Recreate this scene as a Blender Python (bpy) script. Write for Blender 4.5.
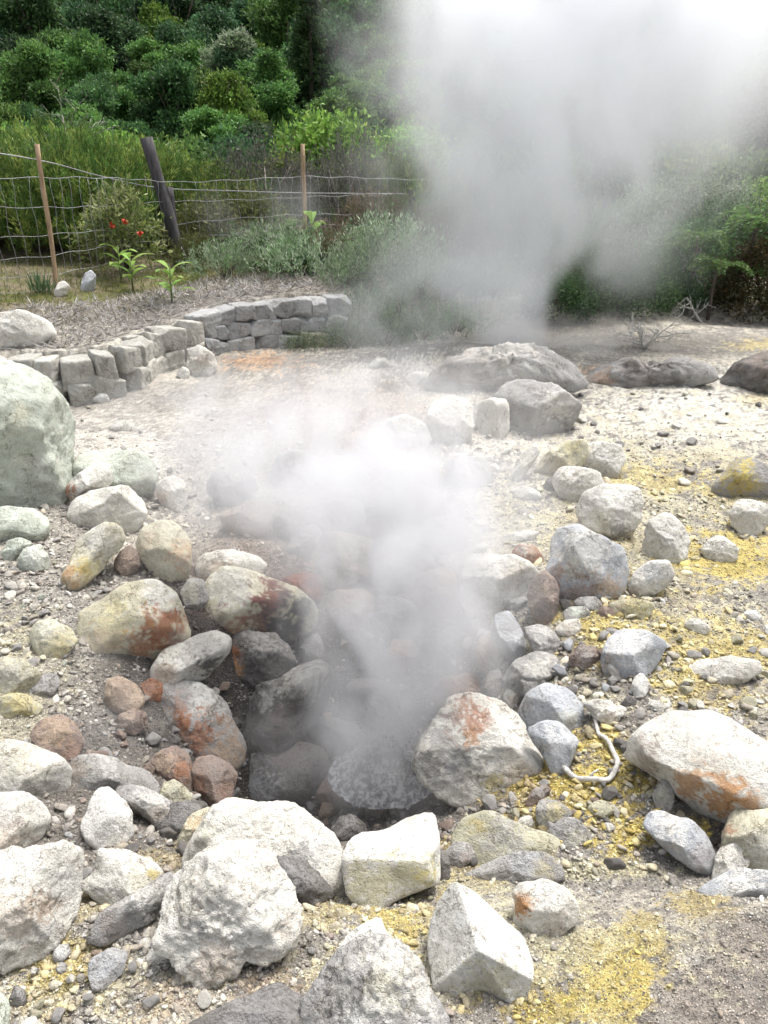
import bpy, bmesh, math, random
import numpy as np
from mathutils import Vector, Matrix

for o in list(bpy.data.objects): bpy.data.objects.remove(o)
S = bpy.context.scene
COL = S.collection
R = math.radians
F, CX, CY, CAMH, PITCH = 760.0, 384.0, 512.0, 1.8, R(25)

# ------------------------------------------------------------------ camera, sky, sun, exposure
cd = bpy.data.cameras.new('camera'); cam = bpy.data.objects.new('camera', cd); COL.objects.link(cam)
cam.location = (0, 0, CAMH); cam.rotation_euler = (R(90) - PITCH, 0, 0)
cd.sensor_fit = 'VERTICAL'; cd.sensor_height = 24; cd.lens = 24 * F / 1024
cd.clip_start = .05; cd.clip_end = 2000
S.camera = cam
SUN_EL, SUN_AZ = 66, 38          # degrees; azimuth clockwise from +Y (behind the hill, a little right)
w = bpy.data.worlds.new('World'); S.world = w; w.use_nodes = True
nt = w.node_tree; bg = nt.nodes['Background']
sky = nt.nodes.new('ShaderNodeTexSky'); sky.sky_type = 'NISHITA'; sky.sun_disc = False
sky.sun_elevation = R(SUN_EL); sky.sun_rotation = R(SUN_AZ)
sky.air_density = 1.0; sky.dust_density = 6.0; sky.ozone_density = .3
hsv = nt.nodes.new('ShaderNodeHueSaturation'); hsv.inputs['Saturation'].default_value = .35
nt.links.new(sky.outputs[0], hsv.inputs['Color']); nt.links.new(hsv.outputs[0], bg.inputs[0])
bg.inputs[1].default_value = .15
sd = bpy.data.lights.new('sun', 'SUN'); sd.energy = 1.5; sd.angle = R(12); sd.color = (1, .975, .94)
so = bpy.data.objects.new('sun', sd); COL.objects.link(so)
dv = Vector((math.sin(R(SUN_AZ)) * math.cos(R(SUN_EL)), math.cos(R(SUN_AZ)) * math.cos(R(SUN_EL)), math.sin(R(SUN_EL))))
so.rotation_euler = dv.to_track_quat('Z', 'Y').to_euler()
so.location = dv * 30
S.view_settings.view_transform = 'Standard'; S.view_settings.look = 'None'
S.view_settings.gamma = 1; S.view_settings.exposure = .97
S.render.engine = 'CYCLES'
cy = S.cycles
cy.use_denoising = True
try: cy.denoiser = 'OPENIMAGEDENOISE'
except Exception: pass
cy.max_bounces = 12; cy.diffuse_bounces = 3; cy.glossy_bounces = 1; cy.transmission_bounces = 2
cy.transparent_max_bounces = 8; cy.volume_bounces = 9
cy.volume_step_rate = 1.5; cy.volume_max_steps = 256
cy.caustics_reflective = False; cy.caustics_refractive = False

# ------------------------------------------------------------------ noise
def _hash(ix, iy, iz, seed):
    h = (ix.astype(np.int64) * 374761393 + iy.astype(np.int64) * 668265263 + iz.astype(np.int64) * 2147483647 + seed * 974634777) & 0xffffffff
    h = ((h ^ (h >> 13)) * 1274126177) & 0xffffffff
    h = ((h ^ (h >> 16)) * 2246822519) & 0xffffffff
    return (h ^ (h >> 15)) & 0xffffffff
def noise(P, seed=0):
    P = np.asarray(P, float); I = np.floor(P); fr = P - I; I = I.astype(np.int64)
    u = fr * fr * fr * (fr * (fr * 6 - 15) + 10); out = 0
    for dx in (0, 1):
        for dy in (0, 1):
            for dz in (0, 1):
                h = _hash(I[:, 0] + dx, I[:, 1] + dy, I[:, 2] + dz, seed)
                g = np.stack([((h & 1023) / 511.5 - 1), (((h >> 10) & 1023) / 511.5 - 1), (((h >> 20) & 1023) / 511.5 - 1)], 1)
                d = fr - np.array([dx, dy, dz])
                wt = (u[:, 0] if dx else 1 - u[:, 0]) * (u[:, 1] if dy else 1 - u[:, 1]) * (u[:, 2] if dz else 1 - u[:, 2])
                out = out + wt * (g * d).sum(1)
    return out * 1.3
def fbm(P, sc, octs=4, seed=0, gain=.5, ridged=False):
    P = np.asarray(P, float) * sc; a = 1; s = 0; tot = 0
    for i in range(octs):
        n = noise(P, seed + i * 17)
        if ridged: n = 1 - 2 * np.abs(n)
        s = s + a * n; tot += a; a *= gain; P = P * 2.03 + 11.3
    return s / tot
def sm(x, a, b):
    t = np.clip((x - a) / (b - a), 0, 1); return t * t * (3 - 2 * t)

# ------------------------------------------------------------------ pixel rays and terrain
cp, sp = math.cos(PITCH), math.sin(PITCH)
FW = np.array([0, cp, -sp]); UP = np.array([0, sp, cp]); RT = np.array([1., 0, 0]); EYE = np.array([0, 0, CAMH])
def ray(px, py):
    px = np.asarray(px, float); py = np.asarray(py, float)
    d = FW[None] + ((px - CX) / F)[:, None] * RT + (-(py - CY) / F)[:, None] * UP
    return d            # depth along axis = 1
def proj(P):
    q = P - EYE; z = q @ FW
    z = np.where(z < .05, .05, z)
    return CX + F * (q @ RT) / z, CY - F * (q @ UP) / z, z
def onplane(px, py, z):
    d = ray([px], [py])[0]; t = (z - CAMH) / d[2]; return EYE + d * t
WPX = [(-150, 401), (25, 398), (70, 399), (126, 391), (143, 371), (175, 364), (215, 352), (262, 346), (300, 343), (350, 339)]
WL = [tuple(onplane(a, b, 0)[:2]) for a, b in WPX]
FARL = [(.6, 8.5), (1.8, 8.7), (3.0, 8.5), (4.2, 9.1), (6, 9.6), (12, 11)]
LINE = [(-40, 5.0)] + WL + FARL + [(60, 16)]
LA = np.array(LINE)
def pdist(x, y):
    best = np.full(x.shape, 1e9)
    for (ax, ay), (bx, by) in zip(LINE[:-1], LINE[1:]):
        dx, dy = bx - ax, by - ay; t = np.clip(((x - ax) * dx + (y - ay) * dy) / (dx * dx + dy * dy), 0, 1)
        d = (x - ax - t * dx) ** 2 + (y - ay - t * dy) ** 2
        best = np.minimum(best, d)
    # inside = above the line: polygon test
    poly = LINE + [(60, 400), (-40, 400)]
    ins = np.zeros(x.shape, bool); n = len(poly)
    for i in range(n):
        ax, ay = poly[i]; bx, by = poly[(i + 1) % n]
        if ay == by: continue
        c = ((ay > y) != (by > y)) & (x < (bx - ax) * (y - ay) / (by - ay) + ax)
        ins ^= c
    return np.where(ins, np.sqrt(best), -np.sqrt(best))
PITC = (-.12, 2.5)
def H(x, y):
    x = np.asarray(x, float); y = np.asarray(y, float)
    P = np.stack([x, y, x * 0], 1)
    near = 1 - sm(y, 9, 14)
    z = .07 * noise(P * .9, 3) * near + .03 * noise(P * 2.3, 5) * near
    z = z + .18 * sm(-x, .9, 2.0) * (1 - sm(y, 4.2, 5.6))
    r2 = ((x - PITC[0]) / .72) ** 2 + ((y - PITC[1]) / .74) ** 2
    z = z - .58 * np.exp(-r2 ** 1.4) - .22 * np.exp(-(((x + .47) / .17) ** 2 + ((y - 2.28) / .16) ** 2))
    rr = ((x - .15) / .5) ** 2 + ((y - 3.7) / .7) ** 2
    z = z - .12 * np.exp(-rr)
    z = z + .12 * sm(-y, -1.5, -1.2)
    z = z + .10 * np.exp(-(((x - .9) / .5) ** 2 + ((y - .95) / .32) ** 2))
    z = z + .15 * np.exp(-(((x - .75) / .9) ** 2 + ((y - 7.3) / .5) ** 2))
    d = pdist(x, y)
    wdt = np.interp(x, [-3, -.5, .4, 1.5, 4], [.07, .08, 1.1, 1.8, 1.8])
    ht = np.interp(x, [-3, -2.2, -1, .4, 1.5, 4], [.36, .38, .5, .5, .3, .2])
    z = z + ht * sm(d, -.02, wdt)
    z = z + .055 * np.maximum(d - .2, 0) * (1 - sm(y, 14, 20)) 
    z = z + .21 * np.maximum(y - 17, 0) * sm(y, 15, 22) + .35 * np.maximum(y - 50, 0)
    z = z + .9 * noise(P * .07, 8) * sm(y, 18, 32)
    return z
def ground(px, py):
    px = np.atleast_1d(np.asarray(px, float)); py = np.atleast_1d(np.asarray(py, float))
    d = ray(px, py); z = np.zeros(len(px))
    for i in range(26):
        t = (z - CAMH) / np.minimum(d[:, 2], -.03); t = np.clip(t, .1, 60)
        X = EYE + d * t[:, None]; z = z + .5 * (H(X[:, 0], X[:, 1]) - z)
    t = (z - CAMH) / np.minimum(d[:, 2], -.03)
    return EYE + d * t[:, None]
def gp(px, py): return ground([px], [py])[0]
def at(px, dist, py=None):                       # a ground point in the column px, dist metres ahead
    h = float(H([0], [dist])[0])
    x = (px - CX) / F * (dist * cp + (CAMH - h) * sp)
    return np.array([x, dist, float(H([x], [dist])[0])])
def lift(px, py, dist):                          # the point on pixel ray at world y = dist
    d = ray([px], [py])[0]; return EYE + d * (dist / d[1])

# ------------------------------------------------------------------ object helpers
def mesh_np(name, V, Fc, mat=None, tint=None, smooth=True, parent=None, loc=None):
    """V (n,3) world coordinates, Fc (m,k) or list of arrays of equal k; local origin at loc"""
    me = bpy.data.meshes.new(name)
    V = np.asarray(V, float)
    if loc is not None: V = V - np.asarray(loc, float)
    fl = Fc if isinstance(Fc, list) else [Fc]
    nl = sum(f.size for f in fl); nf = sum(len(f) for f in fl)
    me.vertices.add(len(V)); me.vertices.foreach_set('co', V.astype(np.float32).ravel())
    me.loops.add(nl); me.polygons.add(nf)
    me.loops.foreach_set('vertex_index', np.concatenate([f.ravel() for f in fl]).astype(np.int32))
    tot = np.concatenate([np.full(len(f), f.shape[1]) for f in fl]); st = np.concatenate([[0], np.cumsum(tot)[:-1]])
    me.polygons.foreach_set('loop_start', st.astype(np.int32))
    me.update(calc_edges=True)
    if smooth: me.polygons.foreach_set('use_smooth', np.ones(nf, bool))
    if tint is not None:
        a = me.attributes.new('tint', 'FLOAT_COLOR', 'POINT')
        c = np.ones((len(V), 4), np.float32); c[:, :3] = tint
        a.data.foreach_set('color', c.ravel())
    if mat: me.materials.append(mat)
    me.validate()
    o = bpy.data.objects.new(name, me); COL.objects.link(o)
    if parent is not None: o.parent = parent
    if loc is not None: o.location = [float(q) for q in loc]
    return o
def tag(o, label=None, cat=None, group=None, kind=None):
    if label: o['label'] = label
    if cat: o['category'] = cat
    if group: o['group'] = group
    if kind: o['kind'] = kind
    return o
def empty(name, loc, label=None, cat=None, group=None, rz=0, sc=1):
    o = bpy.data.objects.new(name, None); COL.objects.link(o); o.location = [float(q) for q in loc]
    o.rotation_euler.z = rz; o.scale = (sc, sc, sc) if np.isscalar(sc) else sc
    o.empty_display_size = .1
    return tag(o, label, cat, group)
def copy_tree(o, parent=None):
    c = o.copy(); COL.objects.link(c)
    if parent: c.parent = parent
    for ch in o.children: copy_tree(ch, c)
    return c
_ico = {}
def ico(n):
    if n not in _ico:
        bm = bmesh.new(); bmesh.ops.create_icosphere(bm, subdivisions=n, radius=1)
        V = np.array([v.co for v in bm.verts]); V /= np.linalg.norm(V, axis=1)[:, None]
        Fc = np.array([[v.index for v in f.verts] for f in bm.faces]); bm.free(); _ico[n] = (V, Fc)
    return _ico[n]
def tube(path, rad, n=6):
    path = np.asarray(path, float); m = len(path); rad = np.broadcast_to(np.asarray(rad, float), (m,))
    T = np.gradient(path, axis=0); T /= np.linalg.norm(T, axis=1)[:, None] + 1e-9
    ref = np.where(np.abs(T[:, 2:3]) > .9, np.array([[1., 0, 0]]), np.array([[0, 0, 1.]]))
    A = np.cross(T, ref); A /= np.linalg.norm(A, axis=1)[:, None] + 1e-9; B = np.cross(T, A)
    an = np.linspace(0, 2 * np.pi, n, endpoint=False)
    V = (path[:, None] + rad[:, None, None] * (A[:, None] * np.cos(an)[None, :, None] + B[:, None] * np.sin(an)[None, :, None])).reshape(-1, 3)
    i = np.arange(m - 1)[:, None] * n; j = np.arange(n)[None]
    Q = np.stack([i + j, i + (j + 1) % n, i + n + (j + 1) % n, i + n + j], -1).reshape(-1, 4)
    V = np.vstack([V, path[:1], path[-1:]])
    e0 = np.stack([np.full(n, m * n), (np.arange(n) + 1) % n, np.arange(n), np.arange(n)], 1)[:, :3]
    b = (m - 1) * n
    e1 = np.stack([np.full(n, m * n + 1), b + np.arange(n), b + (np.arange(n) + 1) % n], 1)
    return V, Q, np.vstack([e0, e1])
class MB:
    def __init__(s): s.V = []; s.Q = []; s.T = []; s.C = []; s.n = 0
    def add(s, V, Q=None, T=None, c=None):
        V = np.asarray(V, float); s.V.append(V)
        if Q is not None and len(Q): s.Q.append(np.asarray(Q) + s.n)
        if T is not None and len(T): s.T.append(np.asarray(T) + s.n)
        if c is not None: s.C.append(np.broadcast_to(np.asarray(c, float), (len(V), 3)))
        s.n += len(V)
    def tube(s, path, rad, n=6, c=None):
        V, Q, T = tube(path, rad, n); s.add(V, Q, T, c)
    def build(s, name, mat, parent=None, loc=None, smooth=True):
        fl = []
        if s.Q: fl.append(np.vstack(s.Q))
        if s.T: fl.append(np.vstack(s.T))
        return mesh_np(name, np.vstack(s.V), fl, mat, np.vstack(s.C) if s.C else None, smooth, parent, loc)

# ------------------------------------------------------------------ materials
def newmat(name):
    m = bpy.data.materials.new(name); m.use_nodes = True; n = m.node_tree
    return m, n, n.nodes['Principled BSDF']
def mixc(n, a, b, f, mode='MIX'):
    k = n.nodes.new('ShaderNodeMix'); k.data_type = 'RGBA'; k.blend_type = mode
    for s_, v in ((0, f), (6, a), (7, b)):
        if isinstance(v, bpy.types.NodeSocket): n.links.new(v, k.inputs[s_])
        else: k.inputs[s_].default_value = v if s_ == 0 else (*v, 1) if len(v) == 3 else v
    return k.outputs[2]
def nz(n, vec, sc, det=4, rough=.6, typ='noise'):
    k = n.nodes.new('ShaderNodeTexNoise' if typ == 'noise' else 'ShaderNodeTexVoronoi')
    k.inputs['Scale'].default_value = sc
    if typ == 'noise': k.inputs['Detail'].default_value = det; k.inputs['Roughness'].default_value = rough
    n.links.new(vec, k.inputs['Vector']); return k.outputs[0]
def ramp(n, v, a, b, lo=0., hi=1.):
    k = n.nodes.new('ShaderNodeMapRange'); k.interpolation_type = 'SMOOTHSTEP'
    for i, q in enumerate((a, b, lo, hi)): k.inputs[i + 1].default_value = q
    n.links.new(v, k.inputs[0]); return k.outputs[0]
def bump(n, h, st, dist, prev=None):
    k = n.nodes.new('ShaderNodeBump'); k.inputs['Strength'].default_value = st; k.inputs['Distance'].default_value = dist
    n.links.new(h, k.inputs['Height'])
    if prev: n.links.new(prev, k.inputs['Normal'])
    return k.outputs[0]
def stone_mat(name, fine=1., dark=.45, bs=1.):
    m, n, p = newmat(name)
    tc = n.nodes.new('ShaderNodeTexCoord').outputs['Object']
    at_ = n.nodes.new('ShaderNodeAttribute'); at_.attribute_name = 'tint'
    c = at_.outputs['Color']
    n1 = nz(n, tc, 9 * fine, 6, .65); n2 = nz(n, tc, 60 * fine, 5, .7); n3 = nz(n, tc, 240 * fine, 3, .6)
    vo = nz(n, tc, 70 * fine, typ='v')
    c = mixc(n, c, (.78, .76, .72), ramp(n, n1, .42, .68, 0, .8), 'MULTIPLY')
    c = mixc(n, c, (.50, .48, .46), ramp(n, n2, .56, .72, 0, .75), 'MULTIPLY')
    c = mixc(n, c, (1.16, 1.16, 1.15), ramp(n, n2, .47, .33), 'MULTIPLY')
    c = mixc(n, c, (dark * .8, dark * .78, dark * .75), ramp(n, n3, .60, .72, 0, .8), 'MULTIPLY')
    pore = ramp(n, vo, .05, .18, 1, 0)
    ck = nz(n, tc, 5 * fine, 7, .62); ab = n.nodes.new('ShaderNodeMath'); ab.operation = 'SUBTRACT'; n.links.new(ck, ab.inputs[0]); ab.inputs[1].default_value = .5
    aa = n.nodes.new('ShaderNodeMath'); aa.operation = 'ABSOLUTE'; n.links.new(ab.outputs[0], aa.inputs[0]); crack = ramp(n, aa.outputs[0], .0, .012, 1, 0)
    crack = mulv(n, crack, ramp(n, n1, .44, .56)); c = mixc(n, c, (.45, .42, .39), crack, 'MULTIPLY')
    c = mixc(n, c, (.4, .38, .36), mulv(n, pore, ramp(n, n1, .5, .6)), 'MULTIPLY')
    n.links.new(c, p.inputs['Base Color']); p.inputs['Roughness'].default_value = .9
    p.inputs['Specular IOR Level'].default_value = .25
    b = bump(n, n1, .8 * bs, .03); b = bump(n, n2, .9 * bs, .011, b); b = bump(n, n3, .7 * bs, .003, b)
    n.links.new(b, p.inputs['Normal'])
    return m
def mulv(n, a, b):
    k = n.nodes.new('ShaderNodeMath'); k.operation = 'MULTIPLY'; n.links.new(a, k.inputs[0]); n.links.new(b, k.inputs[1]); return k.outputs[0]
M_ROCK = stone_mat('rock_surface')
M_PEB = stone_mat('pebble_surface', 1.6, .6, .6)
M_WALL = stone_mat('wall_stone_surface', .8, .6)
def ground_mat():
    m, n, p = newmat('ground_surface')
    tc = n.nodes.new('ShaderNodeTexCoord').outputs['Object']
    at_ = n.nodes.new('ShaderNodeAttribute'); at_.attribute_name = 'tint'; c = at_.outputs['Color']
    n1 = nz(n, tc, 6, 6, .7); n2 = nz(n, tc, 45, 6, .75); n3 = nz(n, tc, 170, 4, .7)
    vo = nz(n, tc, 95, typ='v')
    c = mixc(n, c, (.7, .69, .68), ramp(n, n1, .45, .65, 0, .8), 'MULTIPLY')
    c = mixc(n, c, (.42, .41, .42), ramp(n, n2, .52, .66, 0, .85), 'MULTIPLY')
    c = mixc(n, c, (1.3, 1.29, 1.26), ramp(n, n2, .46, .36), 'MULTIPLY')
    c = mixc(n, c, (.4, .38, .37), ramp(n, n3, .55, .68, 0, .8), 'MULTIPLY')
    n.links.new(c, p.inputs['Base Color']); p.inputs['Roughness'].default_value = .95
    p.inputs['Specular IOR Level'].default_value = .2
    b = bump(n, n1, .7, .04); b = bump(n, n2, 1, .025, b); b = bump(n, vo, .8, .010, b); b = bump(n, n3, .8, .006, b)
    n.links.new(b, p.inputs['Normal']); return m
M_GROUND = ground_mat()
def leaf_mat(name, var=.5, trans=.35, rough=.6):
    m, n, p = newmat(name)
    at_ = n.nodes.new('ShaderNodeAttribute'); at_.attribute_name = 'tint'
    oi = n.nodes.new('ShaderNodeObjectInfo')
    h = n.nodes.new('ShaderNodeHueSaturation')
    n.links.new(at_.outputs['Color'], h.inputs['Color'])
    n.links.new(ramp(n, oi.outputs['Random'], 0, 1, .49, .512), h.inputs['Hue'])
    n.links.new(ramp(n, oi.outputs['Random'], 0, 1, 1 - var * .5, 1 + var * .4), h.inputs['Value'])
    n.links.new(h.outputs[0], p.inputs['Base Color']); p.inputs['Roughness'].default_value = rough
    p.inputs['Specular IOR Level'].default_value = .3
    tr = n.nodes.new('ShaderNodeBsdfTranslucent'); n.links.new(h.outputs[0], tr.inputs[0])
    mx = n.nodes.new('ShaderNodeMixShader'); mx.inputs[0].default_value = trans
    n.links.new(p.outputs[0], mx.inputs[1]); n.links.new(tr.outputs[0], mx.inputs[2])
    n.links.new(mx.outputs[0], n.nodes['Material Output'].inputs[0]); return m
M_LEAF = leaf_mat('leaf_surface')
M_PLANT = leaf_mat('plant_surface', .1)
def plain(name, col, rough=.8, nsc=30, dark=.6, stretch=None, bst=.4, metal=0):
    m, n, p = newmat(name); tc = n.nodes.new('ShaderNodeTexCoord').outputs['Object']
    if stretch:
        mp = n.nodes.new('ShaderNodeMapping'); mp.inputs['Scale'].default_value = stretch; n.links.new(tc, mp.inputs[0]); tc = mp.outputs[0]
    a = nz(n, tc, nsc, 5, .65)
    c = mixc(n, col, tuple(q * dark for q in col), ramp(n, a, .4, .65))
    n.links.new(c, p.inputs['Base Color']); p.inputs['Roughness'].default_value = rough; p.inputs['Metallic'].default_value = metal
    n.links.new(bump(n, a, bst, .01), p.inputs['Normal']); return m
M_BARK = plain('bark_surface', (.13, .10, .08), .9, 14, .5, (1, 1, .25))
M_TWIG = plain('dry_twig_surface', (.34, .31, .28), .9, 40, .6)
M_POST = plain('dark_post_surface', (.07, .065, .068), .85, 30, .4, (1, 1, .1))
M_CANE = plain('cane_surface', (.36, .25, .15), .7, 30, .6, (1, 1, .15))
M_WIRE = plain('wire_surface', (.30, .30, .31), .5, 40, .7, metal=.3)
M_ROOT = plain('root_surface', (.55, .53, .49), .9, 60, .6)
M_FLOWER = plain('petal_surface', (.62, .07, .03), .6, 20, .8)
# ------------------------------------------------------------------ the ground: one sheet to the horizon
PAL = dict(W=(.72, .70, .64), C=(.64, .61, .47), G=(.40, .39, .375), B=(.50, .52, .55), D=(.13, .125, .125), T=(.44, .35, .27),
           P=(.31, .245, .21), N=(.55, .59, .51), K=(.215, .205, .195), k=(.34, .315, .295), r=(.36, .17, .095), d=(.085, .08, .082), y=(.60, .50, .17),
           o=(.50, .27, .12), m=(.19, .075, .06), t=(.44, .34, .25), w=(.77, .76, .72), g=(.30, .295, .29), l=(.55, .53, .40), s=(.46, .375, .13))
PAL = {k: np.array(v) for k, v in PAL.items()}
# patches of mineral colour on the ground: pixel centre, radii, colour key, strength
PATCH = [
 (560, 450, 120, 60, 'w', .5), (680, 410, 130, 50, 'w', .9), (500, 520, 70, 50, 'l', .6), (620, 455, 60, 14, 's', .35), (700, 455, 60, 10, 's', .3),
 (600, 475, 90, 40, 'l', .6), (740, 490, 50, 26, 's', .6), (730, 560, 70, 40, 'y', .55), (690, 570, 60, 40, 's', .5), (620, 500, 60, 30, 'w', .4), (760, 400, 40, 10, 's', .5),
 (620, 605, 60, 20, 's', .7), (590, 620, 30, 18, 's', .8), (660, 640, 50, 40, 's', .6), (700, 690, 60, 30, 's', .6), (680, 600, 70, 35, 'P', .35),
 (745, 650, 60, 30, 's', .6), (720, 620, 60, 25, 'w', .5), (610, 780, 90, 55, 's', .85), (640, 830, 70, 35, 's', .8), (560, 810, 60, 30, 's', .5), (520, 850, 70, 25, 's', .35),
 (600, 870, 130, 14, 'l', .9), (470, 885, 70, 16, 'l', .8), (440, 920, 40, 40, 's', .55), (600, 960, 100, 45, 's', .75), (560, 1000, 80, 40, 'y', .8), (630, 900, 60, 28, 'K', .6), (610, 910, 90, 30, 'W', .5), (700, 905, 50, 18, 's', .6), (640, 925, 30, 24, 's', .6), (600, 950, 40, 16, 'y', .5),
 (380, 930, 60, 40, 's', .6), (330, 920, 40, 30, 's', .5), (350, 985, 60, 30, 'y', .4), (270, 985, 60, 30, 'T', .7), (110, 990, 90, 40, 'l', .7), (60, 1000, 60, 40, 's', .35), (160, 1000, 60, 30, 'T', .5), (80, 960, 50, 30, 's', .5),
 (100, 900, 60, 30, 's', .4), (170, 860, 60, 30, 's', .3),
 (130, 430, 100, 60, 'G', .8), (200, 440, 70, 60, 'G', .7), (180, 420, 60, 14, 'w', .3), (60, 560, 70, 60, 'G', .6), (30, 640, 60, 60, 'l', .7), (20, 700, 60, 60, 'l', .4),
 (260, 362, 50, 12, 'o', .5), (620, 372, 60, 9, 'o', .5), (230, 430, 60, 40, 'G', .6), (720, 345, 100, 14, 'K', .5), (640, 340, 60, 10, 'K', .6),  (450, 365, 90, 20, 'w', .5), (560, 335, 100, 20, 'K', .8), (60, 590, 60, 80, 'G', .7), (110, 450, 60, 40, 'w', .5), (680, 430, 160, 50, 'w', .4), (760, 345, 40, 8, 'y', .4),
 (715, 1000, 105, 70, 'k', .95), (770, 960, 95, 50, 'k', .95), (640, 1030, 60, 40, 'k', .8), (690, 960, 30, 14, 'w', .3), (650, 560, 180, 180, 'l', .55), (450, 960, 300, 70, 'l', .5), (560, 1000, 100, 50, 'y', .55), (625, 960, 55, 45, 'y', .5), (700, 650, 90, 50, 'y', .5), (600, 785, 75, 45, 'y', .8), (730, 560, 70, 36, 'y', .7), (385, 935, 50, 35, 'y', .6), (640, 840, 70, 30, 'y', .6), (600, 640, 50, 40, 'y', .5), (650, 480, 90, 20, 'y', .45), (60, 960, 60, 40, 'y', .3), (590, 560, 60, 60, 's', .35), (520, 530, 50, 40, 'l', .6), (700, 760, 80, 60, 's', .5), (540, 790, 60, 40, 's', .6), (480, 860, 80, 30, 's', .45), (540, 960, 110, 70, 'l', .6), (620, 985, 50, 30, 'y', .6), (500, 1010, 60, 20, 's', .7), (60, 335, 120, 30, 'w', .6), (220, 310, 120, 20, 'G', .7),
]
DARKZ = [(330, 700, 190, 150, 'd', 1.0), (250, 640, 120, 80, 'd', 1.), (420, 820, 130, 45, 'K', .9), (480, 740, 120, 90, 'K', .75), (560, 690, 80, 60, 'K', .6), (130, 720, 110, 70, 'D', .7), (130, 820, 130, 55, 'K', .85), (40, 700, 60, 40, 'G', .5), (230, 900, 80, 40, 'K', .4), (330, 440, 110, 60, 'm', .45), (300, 560, 120, 60, 'P', .6), (560, 770, 40, 30, 'D', .4), (690, 840, 40, 30, 'D', .8)]  # dark ground; over the pit and its hollow, shade is put into the colour
def ground_tint(X, dist_):
    n = len(X); px, py, z = proj(X)
    base = np.tile(PAL['G'] * .85, (n, 1))
    n1 = fbm(X, 1.6, 5, 21); n2 = fbm(X, 7, 4, 31); n3 = fbm(X, 26, 3, 41); n4 = fbm(X, 75, 2, 43)
    k = sm(n1 + .6 * n2 + .6 * n3 + .4 * n4, -.15, .2)[:, None]; base = base * (1 - k) + PAL['w'] * np.array([.80, .785, .75]) * k
    ok = (X[:, 1] > .3) & (X[:, 1] < 12)
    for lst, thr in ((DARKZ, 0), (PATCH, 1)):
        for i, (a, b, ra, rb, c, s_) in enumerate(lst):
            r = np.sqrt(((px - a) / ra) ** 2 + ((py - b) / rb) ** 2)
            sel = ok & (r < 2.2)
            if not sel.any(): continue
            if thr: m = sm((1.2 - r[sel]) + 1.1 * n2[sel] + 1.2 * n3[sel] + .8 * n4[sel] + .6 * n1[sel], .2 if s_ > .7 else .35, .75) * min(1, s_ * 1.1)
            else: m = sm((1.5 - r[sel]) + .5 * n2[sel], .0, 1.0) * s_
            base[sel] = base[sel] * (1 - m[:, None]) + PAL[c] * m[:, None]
    g = sm(dist_ - .25 * n1, .8, 1.5)[:, None] * sm(-X[:, 0], .2, 1.2)[:, None]
    grass = np.array([.13, .15, .045]) * (1 + .5 * n2[:, None]); dry = np.array([.24, .21, .15])
    gr = grass * sm(n1 + n2, -.3, .3)[:, None] + dry * (1 - sm(n1 + n2, -.3, .3)[:, None])
    base = base * (1 - g) + gr * g
    soil = np.where((X[:, 1] > 15)[:, None], np.array([[.04, .06, .025]]), np.array([[.15, .13, .11]]))
    f = sm(dist_, 1.8, 3.2)[:, None] * (1 - .75 * ((X[:, 0] < 0) & (dist_ < 4.5))[:, None]); base = base * (1 - f) + soil * f
    base = base * (1 + .5 * n4 * (1 - f[:, 0]) + .25 * n3)[:, None]
    return np.clip(base * np.array([1.05, 1.01, .94]), .02, .8)
def HD(x, y, z=None):
    if z is None: z = H(x, y)
    P = np.stack([x, y, np.asarray(x) * 0], 1); near = 1 - sm(y, 8, 12)
    return z + near * (.026 * fbm(P, 3.5, 5, 61) + .014 * fbm(P, 12, 4, 71, ridged=True) + .009 * fbm(P, 40, 2, 73))
def build_ground():
    ys = [.3]
    while ys[-1] < 12: ys.append(ys[-1] + max(.006, .0062 * ys[-1]))
    while ys[-1] < 420: ys.append(ys[-1] * 1.04)
    ys = [-60, -30, -15, -8, -4, -2, -1, -.4, 0, .15] + ys
    xs = [0.]
    while xs[-1] < 6: xs.append(xs[-1] + .0095 + .0055 * xs[-1])
    while xs[-1] < 300: xs.append(xs[-1] * 1.07)
    xs = [-q for q in xs[:0:-1]] + xs
    xs = np.array(xs); ys = np.array(ys)
    X, Y = np.meshgrid(xs, ys); x = X.ravel(); y = Y.ravel(); z = H(x, y)
    P = np.stack([x, y, x * 0], 1); d = pdist(x, y)
    near = 1 - sm(y, 8, 12)
    z = HD(x, y, z)
    if 0: z = z + near * (.026 * fbm(P, 3.5, 5, 61) + .014 * fbm(P, 12, 4, 71, ridged=True) + .009 * fbm(P, 40, 2, 73))
    Vt = np.stack([x, y, z], 1)
    nx, ny = len(xs), len(ys)
    i = np.arange(ny - 1)[:, None] * nx; j = np.arange(nx - 1)[None]
    Q = np.stack([i + j, i + j + 1, i + nx + j + 1, i + nx + j], -1).reshape(-1, 4)
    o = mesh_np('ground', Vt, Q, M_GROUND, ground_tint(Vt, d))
    tag(o, kind='structure'); return o
build_ground()

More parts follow.
